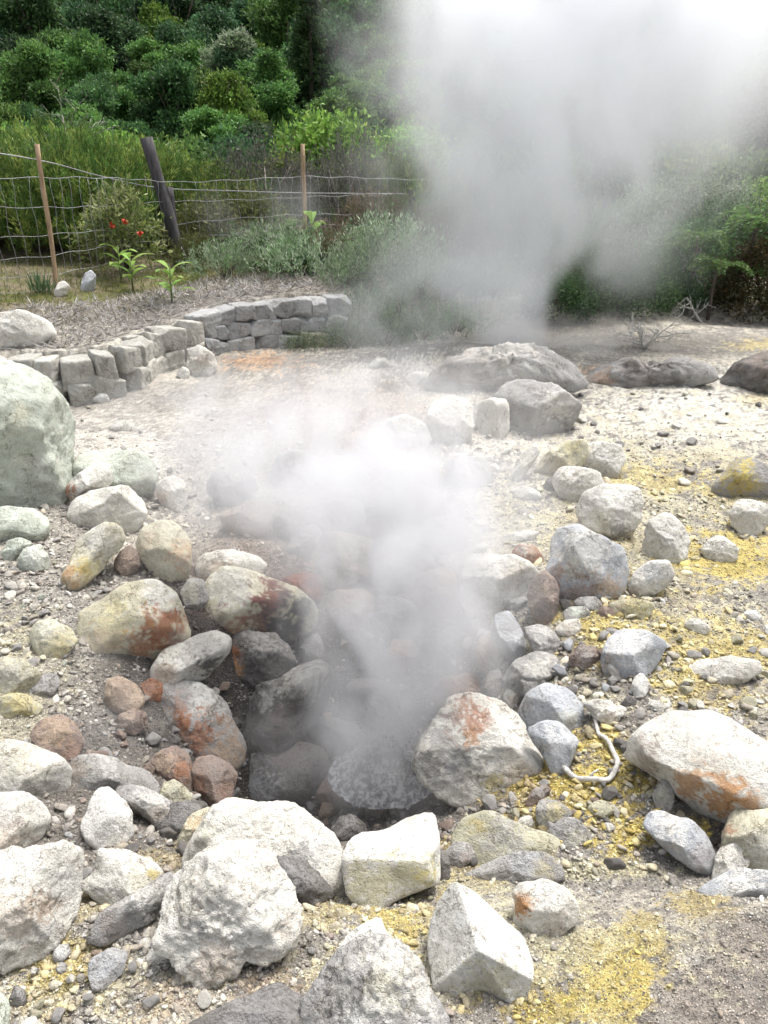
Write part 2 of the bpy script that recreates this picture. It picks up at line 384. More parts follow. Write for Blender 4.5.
# ------------------------------------------------------------------ rocks
def smin(a, b, k):
    h = np.clip(.5 + .5 * (b - a) / k, 0, 1); return b * (1 - h) + a * h - k * h * (1 - h)
def radial(pts, c, phi):
    """outline radius (pixels, y up) from c in directions phi"""
    P = np.array([(x - c[0], -(y - c[1])) for x, y in pts], float)
    # smooth a little by Chaikin
    Q = []
    for i in range(len(P)):
        a, b = P[i], P[(i + 1) % len(P)]; Q += [a * .86 + b * .14, a * .14 + b * .86]
    P = np.array(Q); out = np.zeros(len(phi)); dx, dy = np.cos(phi), np.sin(phi)
    for i in range(len(P)):
        a, b = P[i], P[(i + 1) % len(P)]; e = b - a
        den = dx * e[1] - dy * e[0]; den = np.where(np.abs(den) < 1e-9, 1e-9, den)
        t = (a[0] * e[1] - a[1] * e[0]) / den; u = (a[0] * dy - a[1] * dx) / den
        ok = (t > 0) & (u >= -.001) & (u <= 1.001); out = np.where(ok & (t > out), t, out)
    m = out[out > 0].mean(); return np.where(out <= 0, m, out)
GRP = 'rocks strewn around the steaming vent'
NR = [0]
def rock(pts, base, stains_shade, label, name=None, dk=.85, facets=None, rough=1., sub=None, back=.35, box=2.6, top=None, nf=7, mix=None, cat=None, group=GRP, raise_=0., dist=None):
    NR[0] += 1; seed = NR[0] * 13
    rng = np.random.RandomState(seed)
    pts = [tuple(float(q) for q in p.split(',')) for p in pts.split()]
    A = np.array(pts); c = (A.max(0) + A.min(0)) * .25 + A.mean(0) * .5
    by = A[:, 1].max(); bx = A[A[:, 1] > by - .25 * np.ptp(A[:, 1])].mean(0)[0]
    w_, h_ = np.ptp(A[:, 0]), np.ptp(A[:, 1])
    # stretch the foot a little into the ground
    pts = [(c[0] + (x - c[0]) * 1.06, c[1] + (y - c[1]) * 1.06) for x, y in pts]
    pts2 = [(x, y + (.10 * h_ * max(0, (y - c[1]) / (by - c[1] + 1e-6)) ** 2)) for x, y in pts]
    if dist is None:
        g = gp(bx, min(by, 1100)); zb = (g - EYE) @ FW
    else: zb = dist
    mr = (w_ * h_) ** .5 / 2
    zc = zb * (1 + back * mr / F * 1.) - raise_
    zc = zb + back * mr * zb / F - raise_
    rd = ray([c[0]], [c[1]])[0]; Pc = EYE + rd * zc
    ln = np.linalg.norm(rd); Wv = -rd / ln; Rv = np.cross(np.array([0, 0, 1.]), Wv); Rv /= np.linalg.norm(Rv); Uv = np.cross(Wv, Rv)
    s = zc * ln / F / ln * 1.0
    # exact pixel -> local plane mapping of the outline
    d2 = ray([p[0] for p in pts2], [p[1] for p in pts2]); t = ((Pc - EYE) @ Wv) / (d2 @ Wv)
    L = EYE + d2 * t[:, None] - Pc; loc2 = [(q @ Rv, -(q @ Uv)) for q in L]
    if sub is None: sub = 6 if mr > 52 else 5 if mr > 13 else 4
    V, Fc = ico(sub); a, b, w2 = V[:, 0], V[:, 1], V[:, 2]
    lat = np.sqrt(a * a + b * b); p = box
    r = 1 / (lat ** p + np.abs(w2) ** p) ** (1 / p)
    if facets is None:
        facets = []
        for i in range(nf + 3):
            an = rng.rand() * 6.28; tl = rng.uniform(.25, .9); hh = rng.uniform(.60, .9)
            facets.append((tl * math.cos(an), tl * math.sin(an), math.sqrt(1 - tl * tl), max(hh, tl * .93)))
    for k, (fx, fy, fz, hh) in enumerate(facets):
        nn = np.array([fx, fy, fz]); nn = nn / np.linalg.norm(nn); dt = V @ nn
        for_ = np.where(dt > .05, hh / np.maximum(dt, .05), 9.)
        r = smin(r, for_, .02)
    for k in range(5):          # the unseen back is cut too
        nn = rng.randn(3); nn[2] = -abs(nn[2]); nn /= np.linalg.norm(nn); dt = V @ nn
        r = smin(r, np.where(dt > .05, rng.uniform(.8, .95) / np.maximum(dt, .05), 9.), .06)
    phi = np.arctan2(b, a); rho = radial(loc2, (0, 0), phi)
    mm = mr * zc / F; D = dk * mm
    q = V * r[:, None]
    # blend the outline radius to the mean near the poles
    kk = sm(lat, 0, .55); rho2 = mm * (1 - kk) + rho * kk
    Lp = np.stack([q[:, 0] * rho2, q[:, 1] * rho2, q[:, 2] * D], 1)
    off = Vector((rng.rand() * 50, rng.rand() * 50, rng.rand() * 50)); N = V / mm * 0 + Lp / mm + np.array(off)
    amp = rough * mm * (.35 + .65 * np.abs(w2)); amp2 = rough * mm
    disp = .10 * fbm(N, .9, 2, seed) + .055 * fbm(N, 2.6, 3, seed + 1) + .035 * (fbm(N, 2.2, 4, seed + 2, ridged=True) - .3) 
    fine_ = .046 * fbm(N, 6, 4, seed + 3) + .034 * (fbm(N, 4, 4, seed + 9, ridged=True) - .3) + .016 * fbm(N, 22, 2, seed + 4)
    Lp = Lp + V * (disp * amp + fine_ * amp2)[:, None]
    Wd = Pc + Lp[:, :1] * Rv + Lp[:, 1:2] * Uv + Lp[:, 2:3] * Wv
    # colour
    px, py, _ = proj(Wd)
    n1 = fbm(N, 1.2, 4, seed + 5); n2 = fbm(N, 4, 4, seed + 6); n3 = fbm(N, 14, 2, seed + 7)
    col = np.tile(PAL[base], (len(V), 1)) * (1 + .26 * n1 + .2 * n2 + .16 * n3)[:, None]
    kk = sm(n2 + .6 * n1, .12, .4)[:, None] * .45; alt = PAL[mix] if mix else PAL[base] * .72 + PAL['t'] * .12
    col = col * (1 - kk) + alt * kk
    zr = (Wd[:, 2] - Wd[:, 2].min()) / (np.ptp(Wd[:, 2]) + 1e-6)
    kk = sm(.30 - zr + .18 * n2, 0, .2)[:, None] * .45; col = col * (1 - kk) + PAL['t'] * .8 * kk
    for (sx, sy, sr, ck, st_) in stains_shade:
        rr = np.sqrt((px - sx) ** 2 + (py - sy) ** 2) / sr
        fr = sm(w2, -.8, -.5)
        m = (sm(1.2 - rr + 1.3 * n2 + 1.3 * n3 + .5 * n1, .2, .75) * st_ * fr)[:, None]
        col = col * (1 - m) + PAL[ck] * (1 + .25 * n3[:, None]) * m
    lo = Wd[:, 2].min(); org = (Pc[0], Pc[1], lo)
    if name is None: name = 'boulder' if mm > .12 else 'rock' if mm > .05 else 'stone'
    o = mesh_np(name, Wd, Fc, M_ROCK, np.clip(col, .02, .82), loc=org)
    tag(o, label, cat or ('boulder' if name == 'boulder' else 'stone' if name == 'stone' else 'rock'), group)
    FOOT.append((Pc[0], Pc[1], mm)); return o
FOOT = []
# ---- left bank
rock('-60,392 -10,366 20,370 45,386 62,406 74,430 77,450 72,478 62,498 45,507 20,506 -20,500 -70,480 -85,430', 'N', [(40, 495, 30, 'g', .4), (22, 415, 16, 'l', .4)], 'huge rounded pale greenish boulder cut by the left edge below the wall', dk=1., nf=-1, box=2.3, rough=1.1, mix='W')
rock('75,465 82,456 110,450 140,453 152,465 156,480 148,494 125,500 95,498 78,488 74,472', 'N', [(145, 475, 12, 'w', .4)], 'broad pale green-white boulder right beside the huge rounded boulder', nf=4, mix='W')
rock('66,492 68,486 75,478 90,466 108,466 113,480 105,489 85,492 72,499', 'W', [(68, 492, 9, 'r', .9)], 'small white rock with an orange-brown tip leaning against the huge boulder', rough=1.2, back=.1, raise_=.12)
rock('68,515 75,500 90,492 125,486 140,500 149,515 145,527 125,534 95,526 75,524', 'W', [(120, 520, 20, 'l', .5)], 'flat-topped white boulder in front of the orange-tipped rock', nf=4)
rock('-22,515 5,507 30,508 46,518 48,530 40,540 10,543 -20,540', 'N', [], 'smooth greenish white rock on the left edge below the huge boulder', nf=4, mix='W')
rock('105,521 118,525 124,540 118,552 105,565 92,575 80,584 68,586 62,573 72,560 76,545 90,530', 'C', [(98, 540, 22, 'w', .7), (72, 575, 16, 'o', .7), (86, 568, 12, 'y', .6)], 'tilted cream slab with a yellow-orange lower end on the left bank', facets=[(.5, -.3, .8, .6), (-.45, .45, .75, .62), (.1, .2, 1, .75)])
rock('156,484 172,476 184,482 187,500 180,512 165,508 158,497', 'W', [(160, 500, 12, 'o', .4)], 'small pale rock in thin steam right of the flat-topped white boulder')
rock('138,545 142,530 160,522 178,524 189,535 190,560 185,578 170,586 150,582 142,562', 'C', [(182, 555, 16, 'o', .5), (150, 540, 14, 't', .6)], 'tall yellowish boulder veiled by steam behind the yellow, white and rust boulder', nf=6)
rock('114,565 118,552 130,545 141,555 140,568 125,577', 'P', [(128, 560, 10, 't', .5)], 'reddish brown rock wedged between the tilted cream slab and the tall yellowish boulder')
rock('75,632 82,612 105,600 122,588 145,575 160,575 172,590 180,610 188,632 182,646 165,654 140,662 112,660 92,650', 'C', [(162, 600, 24, 'w', .8), (165, 632, 26, 'r', .95), (140, 645, 22, 'r', .8), (110, 625, 26, 'y', .35), (100, 645, 22, 't', .5), (178, 640, 12, 'g', .5)], 'large cream-yellow boulder with a rusty red underside left of the vent', nf=5, rough=.9)
rock('30,632 38,622 52,619 72,630 77,642 60,656 40,657 33,645', 'l', [(50, 630, 18, 'w', .4), (60, 645, 16, 'y', .4)], 'yellow-stained rock on the left bank left of the cream-yellow boulder', nf=4)
rock('-8,670 0,658 25,660 38,668 40,680 28,691 8,693 -5,686', 'l', [(10, 675, 20, 'G', .6)], 'rounded dull yellow rock at the left edge above the flat yellow one')
rock('28,690 40,676 55,672 60,684 50,695 35,696', 'G', [], 'grey rock just right of the rounded dull yellow rock')
rock('-8,699 15,693 30,696 43,706 36,716 10,718 -5,716', 'l', [(20, 705, 20, 'y', .5)], 'flat yellowish rock lying at the left edge', rough=.7)
rock('1,552 8,541 20,538 32,543 24,552 12,561 4,561', 'N', [], 'small green-grey stone below the smooth greenish rock')
rock('18,560 25,548 40,545 50,555 48,568 30,573 20,569', 'N', [(35, 555, 14, 'w', .6)], 'pale oval stone on the gravel of the left bank', rough=.7)
rock('104,692 107,680 120,677 138,687 145,700 138,711 120,715 108,706', 'T', [(125, 690, 12, 'P', .5)], 'smooth tan rock standing on a smaller one left of the rust-streaked boulder', nf=3, back=.1)
rock('116,718 130,708 145,712 148,726 135,733 118,730', 'P', [(130, 716, 10, 't', .6)], 'small tan rock beneath the smooth tan rock', nf=3)
rock('138,686 150,678 163,684 162,700 148,703 140,696', 'r', [(150, 688, 12, 'P', .5)], 'rust-brown rock behind the smooth tan rock', nf=3)
rock('190,570 193,560 200,551 225,548 255,556 266,565 258,577 235,579 215,585 198,582', 'W', [(215, 570, 16, 't', .6)], 'long pale rock lying behind the white and maroon boulder', nf=4)
rock('180,592 190,578 204,581 209,598 200,609 185,608', 'G', [(190, 592, 12, 'l', .6)], 'dull pale rock in steam left of the white and maroon boulder')
rock('199,608 209,582 225,568 245,571 270,581 295,589 314,606 312,626 290,640 260,640 235,640 215,635 202,626', 'C', [(228, 590, 28, 'w', .6), (275, 600, 22, 'm', .95), (297, 610, 22, 'd', .9), (262, 625, 24, 'm', .8), (285, 630, 24, 'd', 1.), (215, 622, 16, 'P', .7), (240, 632, 16, 'r', .6)], 'large boulder, cream on the left and maroon to black on the right, beside the vent', nf=6, facets=[(-.4, .35, .85, .78), (.35, .45, .82, .72), (.3, -.55, .77, .6), (-.3, -.4, .86, .8)])
rock('152,668 165,650 190,639 213,631 229,638 228,652 216,666 205,678 182,681 170,690 158,686 153,677', 'W', [(200, 648, 26, 'G', .5), (165, 676, 14, 't', .7), (210, 665, 14, 'd', .8)], 'long grey-white wedge rock with a tan tip above the rust-streaked boulder', facets=[(-.1, .55, .8, .5), (.3, -.6, .7, .55), (-.5, -.2, .8, .75)], back=.1)
rock('225,662 229,645 240,632 260,634 275,634 290,645 295,660 285,674 268,684 250,682 232,676', 'K', [(232, 655, 12, 'r', .95), (262, 645, 20, 'G', .7), (250, 672, 20, 'd', .6), (235, 668, 10, 'o', .7)], 'dark cracked rock with a rusty left edge over the black hollow', rough=1.5, back=.1)
rock('243,748 246,730 250,708 258,690 270,681 300,664 318,661 329,670 330,690 315,716 292,746 265,755', 'K', [(300, 672, 24, 'W', .5), (280, 720, 20, 'P', .35), (265, 700, 14, 'w', .4)], 'large rough grey boulder right of the black hollow', rough=1.3, mix='K')
rock('147,712 158,690 178,682 200,685 220,695 232,715 244,740 241,756 225,764 205,758 180,748 162,737 150,724', 'G', [(205, 700, 26, 'w', .7), (178, 705, 13, 'r', .8), (200, 738, 26, 'r', .8), (225, 752, 24, 't', .8), (175, 740, 16, 'P', .7), (185, 722, 10, 'r', .9), (160, 718, 12, 'T', .6), (182, 698, 12, 'g', .5)], 'rust-streaked white boulder in front of the black hollow', rough=1.1, back=.15)
rock('295,657 304,640 318,634 326,650 319,664 302,665', 'K', [(310, 645, 10, 'D', .5)], 'small dark knobbly rock at the mouth of the vent', rough=1.6)
rock('30,737 42,720 60,715 75,724 83,742 76,757 58,760 40,754 34,744', 'P', [(55, 730, 20, 't', .8), (70, 750, 12, 'r', .3)], 'pinkish tan rock behind the yellow-white boulder on the left', nf=5)
rock('-25,748 10,740 35,747 58,757 69,768 68,787 50,799 20,801 -5,794 -28,784', 'W', [(20, 760, 34, 'l', .5), (55, 785, 16, 'G', .5), (15, 795, 20, 'g', .5)], 'rounded yellow-white boulder on the left edge in the lower half', nf=4, rough=.8)
rock('-28,808 0,795 25,794 42,806 49,818 40,836 20,852 -15,856 -35,832', 'W', [(10, 840, 22, 'T', .6), (0, 815, 24, 'G', .35)], 'blocky white rock on the left edge under the yellow-white boulder', nf=5)
rock('69,772 78,757 95,754 120,760 145,769 158,785 156,794 130,793 100,789 80,789 72,784', 'G', [(78, 770, 12, 'T', .5), (145, 785, 18, 'K', .4), (100, 765, 20, 'W', .4)], 'long smooth grey rock lying above the bright white rock', nf=4, rough=.6)
rock('82,825 87,805 98,790 110,788 122,800 135,812 134,830 122,841 102,846 87,839', 'w', [(100, 830, 16, 'G', .5)], 'bright white rounded rock standing alone between darker stones', nf=5, rough=.8, mix='W')
rock('117,794 130,785 150,790 170,802 171,815 160,830 148,818 130,806 120,801', 'G', [(150, 800, 18, 'w', .5), (160, 815, 10, 't', .4)], 'grey-white wedge rock right of the bright white rock', back=.1)
rock('148,764 160,752 175,747 188,755 193,772 191,792 175,785 160,778 150,772', 'P', [(180, 770, 12, 'r', .7), (165, 762, 12, 't', .7)], 'knobbly brown rock under the rust-streaked boulder', rough=1.4)
rock('160,796 163,785 173,779 185,787 193,797 182,804 168,804', 'l', [(175, 792, 10, 'g', .4)], 'small greenish grey angular stone on the brown rock', back=0.)
rock('160,830 168,806 185,800 205,803 208,815 195,838 172,840', 'K', [(185, 815, 20, 'g', .6)], 'dark grey rock between the grey-white wedge and the arched white boulder')
rock('178,838 190,815 210,807 216,820 208,840 190,848 180,846', 'C', [(195, 825, 12, 'o', .4)], 'tan-cream rock tucked against the arched white boulder')
rock('193,772 197,757 210,755 230,765 237,775 233,788 229,801 215,810 205,803 195,787', 'P', [(215, 775, 18, 'K', .5), (200, 785, 12, 'r', .5), (225, 790, 12, 'r', .3)], 'reddish grey upright rock below the rust-streaked boulder')
rock('-45,862 0,853 40,841 70,836 79,850 80,880 76,907 60,932 40,947 20,958 -10,966 -55,945', 'W', [(15, 920, 36, 'T', .5), (60, 880, 26, 'G', .6), (20, 865, 30, 'w', .4), (50, 930, 20, 'g', .5), (45, 905, 16, 't', .6)], 'massive rough white-tan boulder in the lower left corner', rough=1.25, facets=[(-.25, .6, .76, .6), (.65, -.2, .72, .62), (-.2, -.55, .8, .72), (.2, .1, 1, .8)])
rock('79,887 94,872 97,849 125,850 150,862 160,871 156,882 135,895 112,907 92,900', 'W', [(110, 885, 20, 'G', .3), (140, 880, 18, 'l', .5), (154, 874, 8, 's', .8)], 'white rock with a yellow-stained right end below the bright white rock', nf=5)
rock('88,934 104,910 138,892 158,878 170,872 174,886 160,906 150,921 125,929 105,938', 'G', [(140, 900, 22, 'w', .5), (110, 925, 18, 'P', .5), (130, 915, 16, 'K', .4)], 'long diagonal grey rock leaning towards the big pitted white boulder', rough=1.2)
rock('88,976 90,960 110,948 128,952 124,972 106,986 93,987', 'G', [(105, 965, 24, 'B', .5)], 'flat smooth grey slab set in the gravel at the lower left', rough=.4, dk=.35, nf=2)
rock('146,958 154,946 166,947 169,959 159,966 148,966', 'W', [], 'round pale stone at the foot of the big pitted white boulder', nf=3)
rock('136,946 142,938 150,938 154,945 148,952 139,952', 'W', [(144, 945, 8, 'l', .3)], 'smaller round pale stone left of the pitted boulder foot', nf=3)
rock('52,955 58,945 68,944 71,952 64,961 55,961', 'G', [(60, 950, 8, 'w', .5)], 'oval white-grey stone right of the massive lower left boulder', nf=3)
rock('56,970 60,962 67,963 67,971 60,974', 'G', [], 'little grey stone just below the oval white-grey stone', nf=3)
rock('9,997 15,985 25,989 26,1003 17,1008 11,1005', 'K', [(18, 992, 6, 'G', .5)], 'dark oval stone near the bottom left corner', nf=3)
rock('-30,990 0,988 10,1005 6,1032 -25,1045', 'N', [], 'pale smooth rock cut by the bottom left corner')
rock('10,1040 22,1022 34,1016 42,1030 36,1055 16,1060', 'W', [], 'white rock peeping over the bottom edge at the left')
rock('232,792 248,766 262,748 290,741 320,749 327,766 320,792 314,814 282,820 250,810 236,803', 'K', [(290, 755, 24, 'P', .45), (255, 785, 26, 'B', .6), (305, 790, 20, 'K', .5), (262, 760, 10, 'D', .5)], 'large smooth grey boulder in steam behind the arched white boulder', rough=.9, mix='K')
rock('320,775 335,758 355,760 378,774 382,792 352,804 326,796', 'K', [(350, 770, 20, 'D', .6)], 'dark wet rock at the near rim of the vent', rough=1.3)
rock('316,794 330,774 350,775 358,791 350,807 335,814 322,808', 'P', [(335, 790, 14, 'm', .25)], 'dusky red rock on the near rim of the vent')
rock('318,815 324,800 334,798 338,812 330,820', 'T', [], 'small orange-tan stone beside the dusky red rock')
rock('355,800 358,791 366,790 369,798 362,805', 'W', [(362, 800, 5, 'o', .6)], 'tiny pale orange stone on the vent rim')
rock('366,806 372,792 386,790 394,802 388,813 373,815', 'P', [], 'brown rock right of the tiny pale orange stone')
rock('333,835 338,818 352,815 366,822 366,836 350,842', 'K', [(350, 825, 10, 'G', .4)], 'grey rock between the arched white boulder and the vent rim')
# ---- foreground
rock('180,884 190,850 205,825 215,809 232,801 260,805 290,805 312,821 332,837 344,862 346,880 338,892 326,890 317,870 298,857 272,852 262,862 240,890 205,896', 'W', [(300, 862, 22, 'g', .8), (325, 850, 14, 'G', .5), (205, 840, 20, 'l', .4), (280, 815, 30, 'w', .4)], 'arched white boulder with a dark hollow underneath, behind the big pitted one', rough=1., dk=.8, back=.5, box=2.3, nf=4)  # grey patch in the notch: overhang shade put into the colour
rock('266,900 268,868 282,858 305,862 320,878 334,892 320,906 290,910', 'K', [(290, 880, 24, 'g', .6), (300, 900, 16, 'D', .6)], 'dark crumbly rubble rock in the hollow of the arched boulder', rough=2.2, back=.9)
rock('154,942 162,915 175,885 190,868 215,851 250,845 268,855 280,880 292,905 295,922 286,946 264,960 246,957 226,971 205,976 180,960 162,950', 'W', [(200, 928, 10, 'g', .8), (215, 960, 24, 'T', .5), (225, 878, 16, 'G', .6), (245, 925, 22, 'w', .5), (215, 900, 12, 'G', .5), (285, 925, 12, 't', .4)], 'big pitted white boulder in the left foreground', rough=1.9, nf=4, dk=.75, box=2.3)
rock('180,1060 186,1026 240,999 280,983 300,999 314,1024 312,1065', 'K', [(270, 1005, 40, 'g', .7)], 'dark grey gritty slab rising from the bottom edge', rough=.7, nf=3, dk=.6)
rock('304,1004 320,980 345,950 380,938 402,945 425,965 428,985 441,1015 450,1065 320,1070', 'G', [(390, 960, 36, 'W', .8), (420, 1000, 24, 'W', .8), (380, 990, 26, 'l', .5), (340, 990, 30, 'G', .3), (365, 1015, 26, 'w', .5)], 'large rough grey-white boulder at the bottom edge left of the pointed block', rough=1.6, nf=4, dk=.8)
rock('337,950 350,932 379,916 388,936 377,948 352,958', 'w', [], 'thin white slab leaning on the large bottom-edge boulder', dk=.4, rough=.5, nf=2, back=.3, mix='W')
rock('429,945 432,925 440,905 455,886 475,895 500,918 523,938 531,965 524,992 521,1008 500,1002 475,997 450,1002 436,987 432,965', 'w', [(485, 985, 30, 'l', .75), (505, 975, 20, 'l', .5), (447, 995, 10, 'l', .5)], 'pointed angular white block with sharp ridges in the centre foreground', facets=[(-.62, -.02, .78, .52), (.50, .48, .72, .50), (.12, -.72, .68, .46)], rough=.22, dk=1.1, box=4, back=.5, mix='W')
rock('345,858 352,840 375,826 433,811 437,840 438,880 420,885 395,893 374,906 350,890 346,872', 'w', [(370, 882, 28, 'l', 1.), (400, 872, 24, 'l', 1.), (425, 868, 16, 'l', .9), (358, 868, 14, 'l', .9), (425, 872, 10, 'y', .6)], 'cube-like block with a white top and yellowish front', facets=[(.03, .80, .6, .40), (0, -.30, .95, .60), (.9, 0, .44, .9)], rough=.2, dk=1.1, box=5, back=.5, mix='C')
rock('507,892 520,879 545,880 565,889 577,905 575,921 560,934 535,932 515,922 512,906', 'W', [(523, 905, 13, 'o', .95), (555, 925, 18, 'T', .5), (545, 890, 20, 'w', .4)], 'white rock with an orange left side behind the pointed block', nf=5)
rock('462,876 495,860 520,852 545,853 561,868 563,880 500,884', 'G', [(525, 862, 20, 'B', .5), (545, 868, 12, 'y', .3)], 'low lilac-grey rock half buried behind the orange-sided rock', dk=.5, rough=1.3)
rock('452,842 464,820 490,811 520,825 552,835 566,850 540,858 500,866 470,862', 'l', [(500, 835, 30, 'G', .7), (480, 825, 12, 's', .6)], 'broad low rock dusted with yellow between gravel, front of the rust-topped boulder', dk=.4, rough=.8)
rock('444,853 455,842 472,843 477,855 461,867 450,863', 'G', [(465, 860, 8, 'P', .6)], 'smooth grey stone with a pinkish underside beside the cube-like block', nf=3)
rock('436,870 438,848 446,850 450,862 450,876 442,880', 'K', [], 'narrow dark stone upright against the cube-like block', nf=3)
rock('417,762 425,740 440,712 450,700 475,697 500,704 520,722 535,745 549,768 546,788 520,794 490,797 465,797 445,789 425,775', 'W', [(470, 722, 26, 'r', .85), (448, 745, 34, 'g', .7), (430, 765, 18, 'D', .5), (462, 770, 18, 'g', .6), (520, 775, 18, 't', .5), (543, 775, 9, 'r', .95), (492, 783, 10, 'y', .6), (510, 730, 26, 'w', .5), (470, 735, 12, 'o', .5), (445, 780, 12, 'g', .5)], 'big grey and white boulder with a rust-red top right of the vent', nf=5, rough=1.1, back=.4)
rock('519,712 529,692 548,683 570,691 581,705 584,727 572,738 550,732 530,730', 'B', [(565, 720, 14, 'l', .4), (525, 705, 10, 'P', .4), (550, 700, 20, 'B', .4)], 'smooth bluish grey boulder right of the rust-topped boulder', nf=4, rough=.5)
rock('527,730 545,721 560,723 578,740 574,751 566,768 552,769 540,753', 'B', [(555, 738, 16, 'w', .45)], 'blue-white angular rock in front of the smooth bluish boulder', rough=.5, back=.15)
rock('525,803 532,790 545,785 551,790 543,803 530,808', 'P', [(540, 792, 10, 'G', .7)], 'pinkish grey oval stone below the rust tip of the big boulder', nf=3)
rock('536,810 541,800 558,801 571,812 568,824 550,829 538,822', 'G', [(555, 812, 12, 'y', .5), (545, 820, 12, 'l', .4)], 'grey stone with a yellow crust below the curved root', nf=4)
rock('516,824 521,816 531,816 534,824 527,831 518,830', 'W', [(524, 824, 8, 'l', .4)], 'small cream stone left of the yellow-crusted grey stone', nf=3)
rock('549,820 560,834 575,838 590,834 592,844 570,851 552,842', 'G', [(575, 840, 12, 'l', .5)], 'flat grey stone on the yellow ground near the lip', nf=3, dk=.5)
rock('588,806 598,800 612,803 614,812 602,818 590,815', 'l', [], 'dull yellow-grey stone on the yellow ground above the lip', nf=3)
rock('629,757 635,738 650,725 680,712 705,711 730,722 755,738 792,762 802,792 772,814 735,812 700,804 675,787 650,771 635,762', 'W', [(715, 735, 40, 'w', .5), (725, 795, 24, 'o', .9), (690, 782, 18, 'o', .8), (750, 803, 16, 'o', .8), (650, 757, 18, 'P', .6), (705, 770, 26, 't', .35)], 'large smooth white boulder with an orange underside at the right edge', nf=4, rough=.6, dk=.9, back=.25)
rock('644,827 650,814 665,811 690,820 705,835 716,855 713,871 692,865 665,848', 'B', [(670, 822, 20, 'W', .6), (700, 855, 16, 'P', .4), (680, 840, 12, 'W', .5)], 'elongated pinkish white rock below the large smooth white boulder', nf=3, rough=.6)
rock('714,880 722,855 725,830 735,811 760,808 800,815 810,870 765,880 735,872', 'C', [(730, 830, 8, 'r', .7), (760, 850, 26, 'w', .5)], 'cream rock with a rusty corner under the right end of the smooth white boulder')
rock('712,878 718,850 736,843 751,862 742,878 722,886', 'W', [(740, 862, 8, 'G', .5)], 'small pale angular rock in front of the rusty-cornered cream rock', rough=.6)
rock('697,892 710,882 735,869 768,871 802,880 792,893 740,899 715,901', 'B', [(745, 880, 30, 'w', .8)], 'flat bluish white slab on the lip at the right edge', dk=.4, rough=.4, nf=2)
rock('631,690 634,677 642,673 650,684 646,695 637,699', 'w', [], 'small egg-shaped white stone standing upright below the pale bluish block', nf=2, rough=.5)
rock('583,703 600,699 626,708 623,716 613,727 595,718', 'W', [(610, 718, 8, 't', .5), (590, 704, 10, 'G', .6)], 'flat white stone left of the egg-shaped stone')
rock('652,792 664,779 674,789 673,806 663,815 655,803', 'G', [(664, 795, 10, 'l', .5)], 'grey upright stone at the left end of the large smooth white boulder', nf=3)
rock('620,704 628,695 637,698 636,705 626,708', 'K', [], 'dark flat pebble below the egg-shaped stone', nf=2)
rock('645,708 650,700 662,701 666,708 657,714 648,713', 'W', [(655, 706, 8, 'G', .5)], 'grey-white stone above the large smooth white boulder', nf=3)
rock('686,669 700,660 730,657 758,661 760,672 740,682 715,685 695,679', 'W', [(720, 675, 30, 'T', .35), (720, 665, 24, 'w', .6)], 'flat pinkish white slab on yellow ground at the right edge', dk=.5, nf=3)
rock('602,659 608,640 620,630 645,631 666,643 658,661 643,677 620,681 605,671', 'B', [(630, 645, 24, 'w', .65), (608, 665, 10, 'T', .6), (648, 660, 12, 'B', .4)], 'pale bluish block with a tan corner on the right slope', facets=[(-.3, .6, .75, .55), (.55, -.05, .83, .65), (-.25, -.5, .83, .65)], rough=.35, box=3.5)
# ---- right of the steam
rock('544,572 550,545 560,530 580,525 605,531 622,550 627,572 620,591 600,600 575,600 556,588', 'B', [(585, 550, 34, 'w', .7), (570, 570, 20, 'W', .6), (578, 592, 24, 'P', .85), (555, 575, 12, 'r', .4), (610, 588, 14, 't', .8)], 'large rounded blue-white boulder with a brown underside right of the steam', nf=5, rough=.6)
rock('512,552 520,544 535,546 543,558 541,568 520,564', 'r', [(530, 550, 10, 'T', .8), (522, 549, 7, 'w', .5)], 'reddish rock between the steam and the rounded blue-white boulder')
rock('495,545 505,534 525,531 540,532 532,540 512,546', 'W', [(515, 538, 12, 'l', .3)], 'flat whitish rock behind the reddish rock', dk=.5)
rock('461,577 470,558 490,549 510,554 530,564 539,576 531,597 515,608 490,616 474,616 463,598', 'W', [(515, 580, 16, 't', .3), (523, 600, 12, 'g', .5), (505, 600, 10, 'g', .4)], 'large white boulder half lost in the steam right of the vent', nf=4, rough=.8)
rock('528,592 534,578 545,571 556,582 560,602 551,617 541,622 531,608', 'P', [(542, 590, 12, 't', .6), (545, 610, 10, 'd', .4)], 'rough brown rock under the rounded blue-white boulder', rough=1.5, back=.1)
rock('491,627 497,615 510,612 520,628 528,650 519,665 505,654 495,642', 'B', [(510, 630, 16, 'G', .5)], 'upright lilac-grey slab right of the vent below the half-hidden boulder', rough=.7)
rock('523,629 540,625 558,634 564,650 552,659 535,651', 'G', [(540, 635, 14, 'w', .4)], 'chunky pale grey rock right of the upright lilac slab', rough=1.3)
rock('474,652 480,638 492,633 505,645 506,666 490,675 478,668', 'P', [(490, 650, 14, 'T', .6)], 'pinkish rock in the steam on the right rim of the vent')
rock('503,682 515,662 535,651 556,658 562,676 546,688 530,693 515,703', 'G', [(540, 665, 16, 'W', .5), (515, 680, 12, 'K', .5)], 'broad grey rock in the middle of the rubble right of the vent')
rock('481,692 488,673 500,671 506,690 498,705 485,703', 'K', [(493, 685, 10, 'T', .4)], 'dark gritty rock left of the broad grey rock', rough=1.4)
rock('503,697 508,684 520,690 523,701 512,710', 'W', [(513, 700, 6, 't', .6)], 'small pale pointed stone between dark rubble', nf=4)
rock('520,680 530,676 545,680 543,692 532,700 522,694', 'G', [], 'smooth pale grey stone in front of the broad grey rock', nf=3, back=.1)
